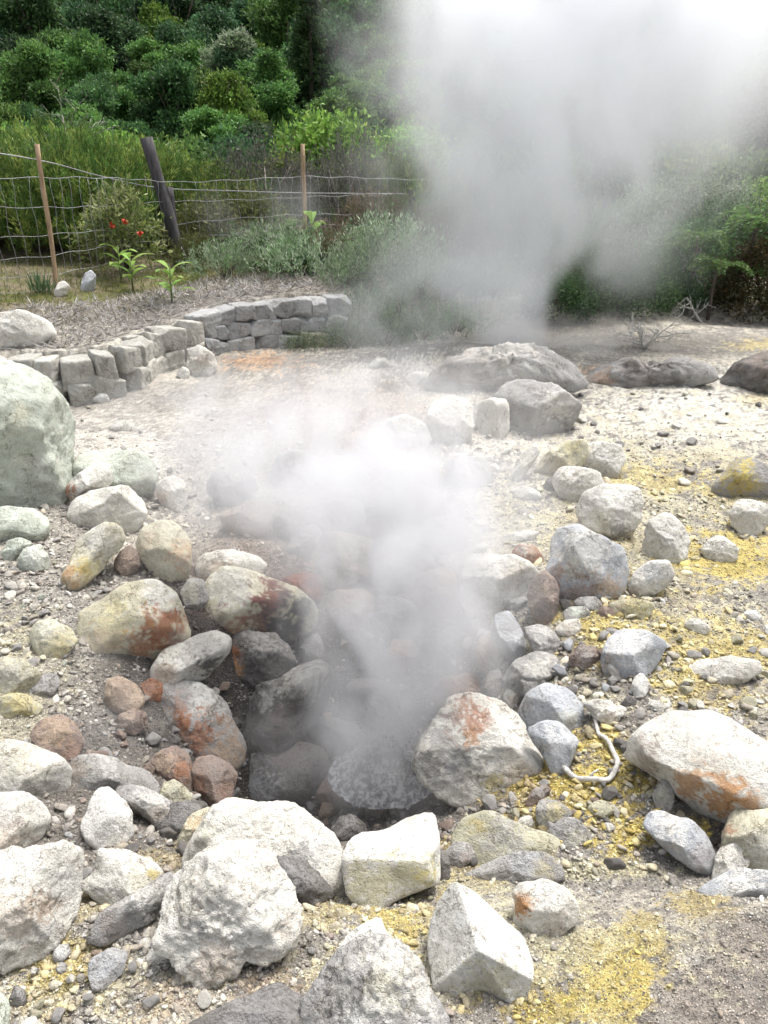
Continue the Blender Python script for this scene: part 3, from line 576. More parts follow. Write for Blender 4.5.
rock('569,657 580,645 595,646 601,656 591,669 575,668', 'P', [(585, 655, 12, 'G', .6)], 'pinkish grey rock left of the pale bluish block')
rock('555,630 562,621 578,619 582,629 571,637 558,635', 'W', [(568, 630, 10, 't', .4)], 'small cream stone on the rubble below the rounded blue-white boulder', nf=3)
rock('562,613 570,607 585,607 591,614 581,623 566,622', 'G', [(578, 612, 10, 'N', .7)], 'smooth greenish grey stone just above the small cream stone', nf=3)
rock('573,603 580,597 595,597 603,604 598,613 582,612', 'G', [], 'grey stone at the foot of the rounded blue-white boulder', nf=3)
rock('596,612 603,606 613,609 612,617 601,619', 'P', [], 'small brownish stone right of the grey stones', nf=3)
rock('610,604 622,600 640,599 654,604 650,615 630,622 612,616', 'l', [(635, 606, 14, 's', .5), (618, 610, 10, 't', .4)], 'yellow-crusted rock in front of the tilted blue-white rock', dk=.6)
rock('626,584 635,572 650,562 668,561 674,575 665,587 650,594 635,601 628,594', 'W', [(655, 572, 14, 'B', .6), (632, 592, 9, 'P', .6)], 'tilted blue-white rock right of the rounded blue-white boulder', rough=.8)
rock('577,512 585,493 605,486 635,487 646,500 641,515 631,532 616,541 600,532 585,528', 'W', [(618, 530, 14, 'd', .6), (600, 520, 14, 'l', .5), (590, 500, 12, 'G', .4), (622, 497, 20, 'w', .6)], 'broad grey-white boulder behind the rounded blue-white one', nf=6)
rock('641,542 650,520 668,514 682,525 689,540 683,557 660,563 645,558', 'W', [(655, 550, 14, 'l', .4), (668, 535, 20, 'G', .4)], 'crumbly grey-white rock on the right slope', rough=1.7)
rock('701,551 708,538 722,536 738,548 736,559 720,562 706,558', 'W', [(715, 550, 12, 'G', .6)], 'small round whitish rock on yellow ground', nf=5)
rock('724,513 740,500 765,502 772,515 761,530 745,537 735,527', 'W', [(745, 515, 20, 'G', .3)], 'angular grey-white rock near the right edge', rough=1.2)
rock('741,617 748,610 758,611 763,618 754,623 745,622', 'w', [], 'small bright white pebble near the right edge', nf=2)
rock('682,624 690,618 702,620 711,628 704,634 690,630', 'W', [], 'flat whitish stone on pebbly ground above the flat pink slab', dk=.5, nf=3)
rock('553,479 560,468 575,466 598,472 603,485 591,500 570,504 558,497', 'W', [(580, 492, 16, 'G', .5)], 'rounded white-grey rock below the yellow-tan rock', nf=4)
rock('576,461 582,447 600,442 620,446 625,460 616,475 600,478 584,472', 'W', [(605, 465, 14, 'G', .6), (600, 452, 14, 'w', .5)], 'rough white-grey rock beside the yellow-tan rock', rough=1.3)
rock('534,471 545,455 565,442 585,440 589,455 576,472 555,478', 'C', [(572, 450, 12, 'y', .35), (555, 465, 14, 't', .4)], 'yellow-tan rock behind the rounded white-grey rock')
rock('508,478 520,455 535,445 540,452 528,470 515,482', 'W', [(525, 460, 12, 'l', .4)], 'slanting pale rock left of the yellow-tan rock')
rock('543,487 548,477 556,478 558,488 552,493', 'K', [], 'small grey stone left of the rounded white-grey rock', nf=3)
rock('513,491 522,486 536,490 542,497 530,503 516,499', 'W', [], 'flat white stone at the right fringe of the steam', dk=.5)
rock('490,432 492,402 505,385 530,377 560,389 580,405 571,422 560,434 530,437', 'G', [(560, 405, 18, 'W', .6), (515, 410, 20, 'K', .3)], 'large angular grey boulder behind the steam near the centre', facets=[(-.1, .62, .75, .62), (.55, -.3, .76, .66), (-.4, -.3, .85, .7)])
rock('475,421 480,402 492,396 507,401 510,426 498,438 483,434', 'W', [], 'pale rounded rock left of the large angular grey boulder')
rock('426,421 433,403 450,396 470,402 477,426 466,442 445,445 430,437', 'W', [], 'white rounded boulder in the steam, second left of the angular grey boulder')
rock('382,436 388,420 405,415 425,425 431,441 410,450 388,448', 'W', [(395, 430, 12, 'l', .5)], 'cream rock fading into the steam in the middle', nf=4)
rock('407,381 412,373 423,371 431,378 426,386 413,387', 'W', [], 'small white rock near the crest behind the steam', nf=3)
rock('418,384 440,360 475,350 510,345 545,350 572,366 585,385 520,394 450,394', 'G', [(480, 380, 40, 'P', .4), (500, 355, 40, 'W', .5)], 'low wide grey hump of rock on the crest behind the steam', dk=.6, rough=2.6)
rock('368,366 375,358 386,358 389,365 378,369', 'W', [], 'tiny white stone below the bank near the centre', nf=2)
rock('712,488 725,466 745,457 768,464 780,488 752,502 720,499', 'G', [(742, 478, 22, 's', .9), (745, 470, 12, 'y', .8), (765, 470, 12, 'g', .6)], 'yellow-crusted sulphur mound at the right edge', rough=.9, back=.5)
rock('186,369 190,350 198,343 213,354 217,366 209,375 192,377', 'W', [(203, 362, 10, 'T', .5)], 'pale pinkish rock leaning at the foot of the wall bend', nf=5)
rock('176,374 182,366 188,368 190,376 184,380', 'W', [], 'small white stone at the left foot of the pinkish wall rock', nf=2)
rock('108,427 115,421 125,420 133,426 128,432 113,432', 'W', [], 'flat whitish stone on grey ground below the near wall', dk=.5, nf=3)
rock('92,400 98,393 106,394 110,400 101,404', 'w', [], 'small white stone at the foot of the near wall', dk=.6, nf=3)
rock('-30,338 -5,314 22,311 48,322 56,336 30,350 -10,352', 'W', [(20, 330, 24, 'G', .5)], 'pale crusted rock outcrop above the near wall at the left edge', dk=.6, dist=None)
rock('722,384 738,364 768,354 812,356 850,372 850,396 765,394 735,390', 'K', [(765, 365, 26, 'P', .5), (760, 385, 14, 'D', .5)], 'dark reddish rock outcrop at the far right of the pale ground', rough=3.)
rock('582,384 600,368 632,358 650,364 680,357 706,366 715,380 660,388 620,390', 'G', [(640, 372, 30, 'P', .4), (600, 380, 12, 'o', .4), (670, 372, 20, 'K', .7), (625, 380, 10, 'D', .6)], 'brown crumbling mud hump at the far edge of the pale ground', rough=3.6, dk=.7)
rock('80,292 83,275 91,270 96,276 94,289 87,293', 'B', [], 'grey upright stone in the grass behind the near wall', nf=3)
rock('54,294 56,284 64,281 70,287 67,296 59,298', 'W', [], 'whitish stone at the foot of the leaning cane stake', nf=3)

# rocks of the far pit wall seen only dimly through the steam
_r = random.Random(5)
for i, (x, y, s_, k_, lab_) in enumerate([(330, 520, 30, 'G', 'grey rock deep in the steam above the vent, left of the densest white'), (372, 505, 26, 'P', 'brownish rock behind the densest steam on the far pit wall'), (420, 505, 30, 'K', 'dark grey rock veiled in the densest steam, far pit wall'),
 (345, 560, 34, 'T', 'big tan rock in the steam just above the vent mouth'), (400, 560, 36, 'G', 'big grey rock in the steam centre straight above the vent'), (445, 535, 26, 'P', 'pinkish rock in steam left of the half-hidden white boulder'),
 (310, 545, 22, 'G', 'grey rock in steam upper right of the cream and maroon boulder'), (285, 525, 22, 'P', 'pinkish rock in thin steam behind the long pale rock'), (250, 520, 26, 'T', 'tan rock in thin steam above the long pale rock'), (230, 490, 22, 'K', 'dark rock in thin steam on the grey ground above the long pale rock'),
 (440, 600, 34, 'P', 'reddish rock in steam directly left of the half-hidden white boulder'), (395, 620, 30, 'K', 'dark rock in the throat of the steam column'), (350, 610, 26, 'P', 'dusky rock at the left side of the steam column'), (445, 650, 24, 'K', 'dark grey rock on the right pit wall in steam'), (460, 690, 26, 'P', 'dusky pink rock on the right pit wall above the rust-topped boulder'),
 (290, 470, 24, 'G', 'grey rock at the upper left fringe of the dense steam'), (345, 470, 22, 'K', 'dark rock in the upper part of the dense steam'), (470, 470, 22, 'G', 'grey rock at the upper right fringe of the dense steam'), (300, 590, 22, 'm', 'maroon rock touching the dark end of the cream and maroon boulder'), (415, 474, 24, 'T', 'tan rock below the cream rock fading into the steam'),
 (375, 700, 30, 'K', 'wet dark rock at the bottom of the vent under the steam'), (335, 735, 26, 'K', 'dark rock in the vent beside the smooth grey boulder'), (405, 655, 22, 'P', 'brown rock low in the steam column')]):
    p_ = []
    for k in range(9):
        a_ = k * 6.283 / 9; q = s_ * _r.uniform(.7, 1.15); p_.append('%.0f,%.0f' % (x + q * 1.15 * math.cos(a_), y + q * .8 * math.sin(a_)))
    rock(' '.join(p_), k_, [(x, y, s_, 'PKrG'[i % 4], .4)], lab_, 'rock', group='rocks veiled by the steam over the vent', rough=1.5)
# ------------------------------------------------------------------ small loose stones and the gravel
def stone_shape(seed, sub, flat=.7):
    rng = np.random.RandomState(seed); V, Fc = ico(sub); r = np.ones(len(V))
    for i in range(9):
        n_ = rng.randn(3); n_ /= np.linalg.norm(n_); d = V @ n_
        r = smin(r, np.where(d > .05, rng.uniform(.42, .85) / np.maximum(d, .05), 9.), .006)
    q = V * r[:, None] * np.array([rng.uniform(.85, 1.25), rng.uniform(.7, 1.), flat * rng.uniform(.7, 1.1)])
    if sub > 2:
        q = q + V * (.06 * fbm(V * 1. + seed, 2.2, 4, seed) + .02 * fbm(V + seed, 8, 2, seed + 1))[:, None]
    return q, Fc, V
ZONES = [  # pixel box, number, palette, radius range (m), label, group
 ((480, 600, 640, 700), 45, 'GKGPGB', (.016, .045), 'small grey angular stone in the rubble between the vent and the pale bluish block', 'small stones in the rubble right of the vent'),
 ((395, 785, 620, 870), 45, 'GKGPlK', (.012, .034), 'small dark stone in the gravel at the foot of the rust-topped boulder', 'small stones at the foot of the rust-topped boulder'),
 ((600, 600, 768, 720), 35, 'WGlwG', (.014, .035), 'small pale stone scattered over the yellow-stained slope at the right', 'small stones on the yellow-stained slope'),
 ((570, 640, 690, 830), 35, 'GKlGP', (.012, .032), 'small greyish stone on the yellow-stained ground beside the curved root', 'small stones beside the curved root'),
 ((560, 380, 768, 480), 29, 'KGWG', (.02, .05), 'small stone on the pale crusted ground at the far right', 'small stones on the far pale ground'),
 ((0, 540, 70, 700), 32, 'GNGl', (.012, .035), 'small greenish grey stone on the gravelly left bank', 'small stones on the left bank'),
 ((60, 780, 210, 900), 35, 'GKTKP', (.014, .036), 'small brown or grey stone packed between the rocks at the lower left', 'small stones packed between the lower left rocks'),
 ((0, 930, 330, 1024), 32, 'GWlTG', (.008, .02), 'small stone in the sandy gravel along the bottom left', 'small stones in the bottom left gravel'),
 ((300, 780, 440, 860), 21, 'KPGT', (.014, .035), 'small dusky stone on the near rim of the vent', 'small stones on the near rim'),
 ((90, 690, 240, 790), 24, 'KPGP', (.02, .05), 'small dark stone in the hollow below the cream-yellow boulder', 'small stones in the steaming hollow'),
 ((80, 395, 260, 480), 16, 'GWG', (.02, .04), 'small grey stone on the bare ground below the wall', 'small stones below the wall'),
 ((230, 640, 340, 800), 16, 'DKP', (.02, .05), 'small black stone in the dark mouth of the vent', 'small stones in the dark vent mouth'),
]
_protos = {}
_rs = random.Random(77)
for zi, (bx, nn, pal, (r0, r1), lab, grp) in enumerate(ZONES):
    px = [_rs.uniform(bx[0], bx[2]) for _ in range(nn)]; py = [_rs.uniform(bx[1], bx[3]) for _ in range(nn)]
    G_ = ground(px, py)
    for i in range(nn):
        key = (_rs.choice(pal), _rs.randint(0, 3))
        if key not in _protos:
            q, Fc, V = stone_shape(hash(key[0]) % 7 + ord(key[0]) * 5 + key[1] * 31, 4)
            n2 = fbm(V + ord(key[0]), 1.6, 4, key[1]); c = PAL[key[0]] * (1 + .35 * n2)[:, None]
            kk = sm(n2, .1, .4)[:, None] * .4; c = c * (1 - kk) + PAL['t'] * kk
            o = mesh_np('small_stone', q, Fc, M_PEB, np.clip(c, .02, .8))
            _protos[key] = o.data; bpy.data.objects.remove(o)
        g = G_[i]; r = r0 + (r1 - r0) * _rs.random() ** 1.8
        # do not bury stones inside the big rocks
        if any((g[0] - fx) ** 2 + (g[1] - fy) ** 2 < (.6 * fm) ** 2 for fx, fy, fm in FOOT): 
            if _rs.random() < .8: continue
        o = bpy.data.objects.new('small_stone', _protos[key]); COL.objects.link(o)
        o.location = (g[0], g[1], g[2] + .012 + .2 * r); o.scale = (r, r, r)
        o.rotation_euler = (_rs.uniform(-.4, .4), _rs.uniform(-.4, .4), _rs.uniform(0, 6.28))
        tag(o, lab, 'stone', grp)
def gravel():
    rng = np.random.RandomState(9)
    N = 95000
    px = rng.uniform(-260, 1030, N); py = 395 + 700 * rng.rand(N) ** .9
    G_ = ground(px, py); n1 = fbm(G_, 2.4, 3, 301); n2 = fbm(G_, 9, 2, 303)
    dens = .20 + 1.0 * n1 + .8 * n2
    def blob(a, b, ra, rb): return np.exp(-(((px - a) / ra) ** 2 + ((py - b) / rb) ** 2))
    dens += .7 * blob(470, 810, 110, 50) + .6 * blob(560, 680, 90, 90) + .5 * blob(130, 830, 110, 50) + .5 * blob(660, 690, 120, 90) + 1.0 * blob(30, 590, 90, 100) + .5 * blob(140, 500, 90, 60) + .6 * blob(300, 850, 250, 40) + .4 * blob(520, 480, 120, 70) + .4 * blob(600, 800, 80, 60) + .5 * blob(120, 980, 160, 50) + .4 * blob(360, 940, 60, 60) + .4 * blob(270, 900, 40, 50)
    dens -= 1.0 * blob(720, 990, 110, 80) + .3 * blob(600, 930, 60, 50) + .5 * sm(500 - py, 0, 80)
    dens -= 3 * (pdist(G_[:, 0], G_[:, 1]) > -.1)
    k = rng.rand(N) < np.clip(dens, .05, 1) * .95
    G_ = G_[k]; px = px[k]; py = py[k]; n = len(G_)
    G_[:, 2] = HD(G_[:, 0], G_[:, 1])
    z = (G_ - EYE) @ FW
    r = z / F * np.clip(np.exp(rng.randn(n) * .62) * 1.65, .7, 8.)
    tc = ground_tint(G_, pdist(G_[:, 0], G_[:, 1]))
    cols = np.array([PAL[c] for c in 'GGKWGBTPgWwl'])[rng.randint(0, 12, n)]
    mx = rng.uniform(.4, 1., n)[:, None]; c = (tc * 1.05 * mx + cols * (1 - mx)) * rng.uniform(.75, 1.35, n)[:, None]
    off = 0; Vs = []; Fs = []; Cs = []
    for kind in range(10):
        sub = 2 if kind < 5 else 1
        sel = np.where((r > z / F * 2.2) if kind < 5 else (r <= z / F * 2.2))[0]; sel = sel[sel % 5 == kind % 5]
        if not len(sel): continue
        q, Fc, _ = stone_shape(900 + kind, sub, .58)
        an = rng.rand(len(sel)) * 6.28; ca, sa = np.cos(an), np.sin(an); tl = rng.uniform(-.5, .5, (len(sel), 2))
        X = q[None, :, 0] * ca[:, None] - q[None, :, 1] * sa[:, None]; Y = q[None, :, 0] * sa[:, None] + q[None, :, 1] * ca[:, None]
        Z = q[None, :, 2] + X * tl[:, :1] + Y * tl[:, 1:]
        W = np.stack([X, Y, Z], -1) * r[sel][:, None, None] + G_[sel][:, None] + np.array([0, 0, 1]) * (r[sel] * .18)[:, None, None]
        m = len(q); Vs.append(W.reshape(-1, 3)); Fs.append((Fc[None] + (np.arange(len(sel)) * m)[:, None, None]).reshape(-1, 3) + off)
        Cs.append(np.repeat(c[sel], m, 0)); off += m * len(sel)
    o = mesh_np('gravel', np.vstack(Vs), np.vstack(Fs), M_PEB, np.clip(np.vstack(Cs), .02, .8), smooth=False)
    tag(o, 'loose grey, white and yellow gravel and pebbles covering the ground between the rocks', 'gravel', kind='stuff')
gravel()
def grit():
    rng = np.random.RandomState(19); N = 150000
    px = rng.uniform(-120, 890, N); py = 430 + 640 * rng.rand(N) ** .75
    G_ = ground(px, py); n1 = fbm(G_, 3, 3, 401); k = (rng.rand(N) < .75 + .8 * n1) & (pdist(G_[:, 0], G_[:, 1]) < -.1); G_ = G_[k]; n = len(G_)
    z = (G_ - EYE) @ FW; r = z / F * rng.uniform(.5, 1.5, n); tc = ground_tint(G_, pdist(G_[:, 0], G_[:, 1]))
    sp_ = np.exp(rng.randn(n) * .3)[:, None]; c = tc * sp_; gk = (rng.rand(n) < .22)[:, None]; c = np.where(gk, PAL['K'] * rng.uniform(.4, 1.6, n)[:, None], c); wk = (rng.rand(n) < .12)[:, None]; c = np.where(wk, np.minimum(tc * 1.8 + .03, PAL['w']), c)
    Vs, Fs, Cs, off = [], [], [], 0
    for kind in range(4):
        sel = np.arange(kind, n, 4); q, Fc, _ = stone_shape(950 + kind, 1, .8); an = rng.rand(len(sel)) * 6.28; ca, sa = np.cos(an), np.sin(an)
        X = q[None, :, 0] * ca[:, None] - q[None, :, 1] * sa[:, None]; Y = q[None, :, 0] * sa[:, None] + q[None, :, 1] * ca[:, None]; Z = np.broadcast_to(q[None, :, 2], X.shape)
        base = HD(G_[sel][:, 0], G_[sel][:, 1])
        W = np.stack([X, Y, Z], -1) * r[sel][:, None, None] + np.stack([G_[sel][:, 0], G_[sel][:, 1], base + r[sel] * .2], 1)[:, None]
        m = len(q); Vs.append(W.reshape(-1, 3)); Fs.append((Fc[None] + (np.arange(len(sel)) * m)[:, None, None]).reshape(-1, 3) + off); Cs.append(np.repeat(c[sel], m, 0)); off += m * len(sel)
    tag(mesh_np('grit', np.vstack(Vs), np.vstack(Fs), M_PEB, np.clip(np.vstack(Cs), .02, .8), smooth=False), 'fine mineral grit and crumbs speckling the crusted ground', 'grit', kind='stuff')
grit()
# the boiling pool in the bottom of the vent
def pool():
    c = lift(384, 752, 2.22); r0 = .15
    rr_ = np.linspace(0, 1, 60); an = np.linspace(0, 2 * np.pi, 121)[:-1]; A, B = np.meshgrid(an, rr_); x = c[0] + B * r0 * 1.45 * np.cos(A); y = c[1] + .03 + B * r0 * 1.15 * np.sin(A)
    P = np.stack([x.ravel(), y.ravel(), x.ravel() * 0], 1); h = np.exp(-(B.ravel() / .5) ** 2)
    z = c[2] - .16 + .15 * h * (1 + .5 * fbm(P, 9, 3, 7)) + (.02 + .05 * h) * fbm(P, 26, 4, 8, ridged=True) + .02 * fbm(P, 80, 2, 9)
    V = np.stack([P[:, 0], P[:, 1], z], 1); i = np.arange(59)[:, None] * 120; j = np.arange(120)[None]
    Q = np.stack([i + j, i + (j + 1) % 120, i + 120 + (j + 1) % 120, i + 120 + j], -1).reshape(-1, 4)
    m, n, p = newmat('boiling_water_surface'); tc = n.nodes.new('ShaderNodeTexCoord').outputs['Object']; a = nz(n, tc, 40, 6, .7)
    n.links.new(mixc(n, (.16, .16, .17), (.62, .63, .65), ramp(n, a, .42, .6)), p.inputs['Base Color']); p.inputs['Roughness'].default_value = .22
    n.links.new(bump(n, a, .8, .02), p.inputs['Normal'])
    tag(mesh_np('water', V, Q, m), 'churning grey-white boiling water in the bottom of the vent', 'water', kind='structure')
    rng = np.random.RandomState(2); MBs = MB()
    for k in range(90):
        a_, q = rng.rand() * 6.28, rng.rand() ** .5 * .15; V0, F0 = ico(1); MBs.add(V0 * rng.uniform(.002, .006) + [c[0] + q * math.cos(a_), c[1] + q * .8 * math.sin(a_), c[2] + .02 + rng.rand() * .12], None, F0)
    tag(MBs.build('water_drops', m), 'drops thrown up by the boiling water in the vent', 'water', kind='stuff')
pool()

# curved bleached root
def smooth_path(P, n=8):
    P = np.array(P, float); out = []
    Q = np.vstack([2 * P[0] - P[1], P, 2 * P[-1] - P[-2]])
    for i in range(1, len(Q) - 2):
        for t in np.linspace(0, 1, n, endpoint=False):
            a, b, c, d = Q[i - 1], Q[i], Q[i + 1], Q[i + 2]
            out.append(.5 * ((2 * b) + (c - a) * t + (2 * a - 5 * b + 4 * c - d) * t * t + (3 * b - a - 3 * c + d) * t ** 3))
    out.append(P[-1]); return np.array(out)
_rp = ground([556, 566, 580, 596, 609, 616, 615, 608, 600, 596, 594], [768, 776, 783, 786, 782, 772, 760, 749, 740, 732, 725])
_rp = smooth_path(_rp); _rp[:, 2] += .022 + .008 * np.sin(np.arange(len(_rp)) * .35)
_m = MB(); _m.tube(_rp, np.interp(np.arange(len(_rp)), [0, len(_rp) * .6, len(_rp)], [.009, .0085, .0065]) * (1 + .1 * np.sin(np.arange(len(_rp)) * 1.7)), 8)
_m.tube(np.array([_rp[20], _rp[20] + [.012, .005, .02], _rp[20] + [.03, .01, .03]]), [.005, .004, .002], 6)
tag(_m.build('dry_root', M_ROOT, loc=_rp[0]), 'curved pale bare root like a rope lying right of the rust-topped boulder', 'root')
# thin dry sticks
for (a, b, c_, d_, lab) in [(258, 975, 268, 965, 'thin pale stick at the foot of the big pitted white boulder'), (150, 782, 168, 776, 'thin dark twig lying on brown rock left of centre')][:1]:
    g1, g2 = gp(a, b), gp(c_, d_); _m = MB(); _m.tube([g1 + [0, 0, .012], (g1 + g2) / 2 + [0, 0, .02], g2 + [0, 0, .018]], [.004, .0045, .003], 6)
    tag(_m.build('stick', M_ROOT, loc=g1), lab, 'stick')

# ------------------------------------------------------------------ the dry stone wall
def block(c, ux, L, Hh, D, seed, col):
    q, Fc, V = None, None, None
    rng = np.random.RandomState(seed); V, Fc = ico(5)
    p = 14; r = 1 / (np.abs(V) ** p).sum(1) ** (1 / p)
    for i in range(5):
        n_ = rng.randn(3); n_ /= np.linalg.norm(n_); d = V @ n_
        r = smin(r, np.where(d > .05, rng.uniform(.95, 1.25) / np.maximum(d, .05), 9.), .02)
    q = V * r[:, None]
    q = q + V * (.14 * fbm(V + seed, 1.5, 4, seed) + .09 * fbm(V + seed, 5, 3, seed))[:, None]
    # irregular outlines: shear and taper
    q[:, 0] *= 1 + rng.uniform(-.12, .12) * q[:, 2]; q[:, 2] *= 1 + rng.uniform(-.18, .18) * q[:, 0]; q[:, 2] += rng.uniform(-.2, .2) * q[:, 0]
    q = q * np.array([L / 2, D / 2, Hh / 2])
    uy = np.array([-ux[1], ux[0], 0]); W = c + q[:, :1] * ux + q[:, 1:2] * uy + q[:, 2:] * np.array([0, 0, 1.])
    n2 = fbm(V + seed, 2, 4, seed + 4)
    return W, Fc, np.clip(col * (1 + .3 * n2)[:, None], .02, .8)
def build_wall():
    rng = np.random.RandomState(4)
    root = empty('stone_wall', (WL[3][0], WL[3][1], 0), 'low curving dry stone retaining wall of grey blocks in front of the fence', 'wall')
    # walk along the line
    P = np.array(WL[0:])
    seg = np.linalg.norm(np.diff(P, axis=0), axis=1); cum = np.concatenate([[0], np.cumsum(seg)])
    def pt(s): return np.array([np.interp(s, cum, P[:, 0]), np.interp(s, cum, P[:, 1]), 0])
    parts = {'lower_course': MB(), 'middle_course': MB(), 'coping_course': MB()}
    for ci, nm in enumerate(parts):
        s = rng.uniform(0, .1); k = 0
        while s < cum[-1] - .1:
            L = rng.uniform(.15, .30); 
            if s + L > cum[-1]: break
            a, b = pt(s), pt(s + L); m = (a + b) / 2; ux = b - a; ux /= np.linalg.norm(ux)
            ht = float(np.interp(m[0], [-3, -2.2, -1, .4], [.36, .38, .5, .5])) + .0
            g = float(H([m[0] + .12 * ux[1]], [m[1] - .12 * ux[0]])[0]); g = min(g, .1) - .03
            hs = ht / 3 if ht > .42 else ht / 2
            if ht <= .42 and ci == 1: s += L; continue
            lvl = {0: 0, 1: 1, 2: 2 if ht > .42 else 1}[ci]
            Hb = hs * rng.uniform(.96, 1.1) * (1.08 if ci == 2 else 1)
            off = -.06 - .03 * rng.rand() + .025 * lvl
            c = m + np.array([-ux[1], ux[0], 0]) * off + np.array([0, 0, g + hs * (lvl + .5) + rng.uniform(-.008, .012)])
            col = PAL['G'] * rng.uniform(1., 1.35) * np.array([1, 1.0, .95]) if m[0] < -1.9 else PAL['G'] * rng.uniform(.85, 1.2) * np.array([.97, 1, 1.03])
            if rng.rand() < .05: col = PAL['C'] * .8
            W, Fc, C_ = block(c, ux, L * 1.08, Hb * 1.05, .24, 500 + ci * 100 + k, col)
            parts[nm].add(W, None, Fc, C_); s += L; k += 1
    for nm, mb in parts.items(): mb.build(nm, M_WALL, root, loc=None)
    for ch in root.children: ch.location = (-root.location.x, -root.location.y, 0)
build_wall()

# ------------------------------------------------------------------ fence
def fence():
    base = [gp(-90, 306), gp(55, 292), gp(183, 264), gp(305, 250), gp(413, 245), gp(520, 242)]
    root = empty('wire_fence', base[1], 'sagging wire mesh fence with leaning stakes in front of the dark hedge', 'fence')
    rl = np.array(root.location)
    hts = [1.2, 1.16, 1.02, .92, .88, .86]
    P = np.array(base); seg = np.linalg.norm(np.diff(P, axis=0), axis=1); cum = np.concatenate([[0], np.cumsum(seg)])
    rng = np.random.RandomState(3)
    def top(s, f, wob=1):
        p = np.array([np.interp(s, cum, P[:, k]) for k in range(3)]); h = np.interp(s, cum, hts)
        sag = .012 * math.sin(s * 2.1 + f * 9) + .008 * math.sin(s * 11 + f * 5)
        nn = .03 * math.sin(s * 2 + f * 3)
        return p + np.array([0, nn, f * h + sag * wob])
    net = MB()
    for f in (.02, .17, .33, .50, .75, 1.0):
        ss = np.arange(0, cum[-1], .06)
        net.tube([top(s, f) for s in ss], .0028 if f < 1 else .0034, 4)
    s = 0
    while s < cum[-1]:
        w0 = rng.uniform(0, 6); ff = np.linspace(.02, 1, 12); dx = rng.uniform(-.03, .03)
        net.tube([top(s, f) + np.array([.012 * math.sin(w0 + f * 14) + dx * f, 0, 0]) for f in ff], .0026, 4)
        s += rng.uniform(.12, .15)
    net.build('netting', M_WIRE, root, smooth=True).location = tuple(-rl)
    # the thick straining wire
    tw = MB()
    pts = [lift(-90, 140, base[0][1]), lift(38, 160, base[1][1]), lift(100, 176, (base[1][1] + base[2][1]) / 2), lift(160, 188, base[2][1]), lift(235, 191, (base[2][1] + base[3][1]) / 2), lift(305, 193, base[3][1]), lift(413, 194, base[4][1]), lift(520, 196, base[5][1])]
    tw.tube(smooth_path(pts, 5), .0065, 6); tw.build('straining_wire', M_WIRE, root).location = tuple(-rl)
    def post(name, b, t, r, mat, sides, nn=9, lab=None, knots=0):
        m = MB(); ts = np.linspace(0, 1, nn); path = [b * (1 - q) + t * q + np.array([.012 * math.sin(q * 5), 0, 0]) * knots for q in ts]
        path[0] = path[0] - (t - b) * .05
        rr = r * (1 + .06 * rng.randn(nn)); m.tube(path, rr, sides)
        o = m.build(name, mat, root, smooth=sides > 6); o.location = tuple(-rl)
        if lab: o['label'] = lab
        return o
    def tp(px, py, b): return lift(px, py, b[1] + .05)
    b = gp(57, 294); post('stake', b, tp(38, 144, b), .026, M_CANE, 8, lab='thin leaning cane stake at the left', knots=1)
    b = gp(305, 252); post('stake', b, tp(303, 144, b), .028, M_CANE, 8, lab='straight reddish cane stake near the middle', knots=.5)
    b = gp(183, 266); post('post', b, tp(146, 138, b), .078, M_POST, 9, lab='thick dark weathered post leaning to the left')
    b = gp(176, 266) + np.array([0, .12, 0]); post('post', b, lift(168, 187, b[1]), .062, M_POST, 4, lab='short square dark post behind the leaning one')
    b = gp(413, 246); post('post', b, tp(413, 190, b), .06, M_POST, 4, lab='short dark post half lost in steam')
fence()
# ------------------------------------------------------------------ foliage
def leaves(P, D, Ln, Wd, rng, col, fold=.25, droop=0.):
    """diamond leaves: base at P, along D (unit), length Ln, width Wd"""
    n = len(P); S_ = np.cross(D, rng.randn(n, 3)); S_ /= np.linalg.norm(S_, axis=1)[:, None] + 1e-9
    Nn = np.cross(S_, D); Ln = np.broadcast_to(Ln, (n,))[:, None]; Wd = np.broadcast_to(Wd, (n,))[:, None]
    a = P; m = P + D * Ln * .45
    l = m + S_ * Wd / 2 + Nn * Wd * fold; r = m - S_ * Wd / 2 + Nn * Wd * fold; t = P + D * Ln - np.array([0, 0, 1.]) * droop * Ln
    V = np.stack([a, r, t, l], 1).reshape(-1, 3); Q = np.arange(4 * n).reshape(-1, 4)
    return V, Q, np.repeat(col, 4, 0)
def unit(v): return v / (np.linalg.norm(v, axis=-1, keepdims=True) + 1e-9)
def crown_pts(rng, nc, rad, hollow=.55, shape='round'):
    v = unit(rng.randn(nc, 3)); 
    if shape == 'dome': v[:, 2] = np.abs(v[:, 2]) * 1.0 - .25
    rr = rng.uniform(hollow, 1, nc) ** .6; lump = 1 + .28 * fbm(v * 1.0 + rng.rand() * 30, 1.6, 2, 5)
    return v * (rr * lump)[:, None] * np.array(rad), v
def tint_set(rng, n, cols, var=.2):
    c = np.array(cols)[rng.randint(0, len(cols), n)]; return c * (1 + var * rng.randn(n))[:, None].clip(.4, 1.8)
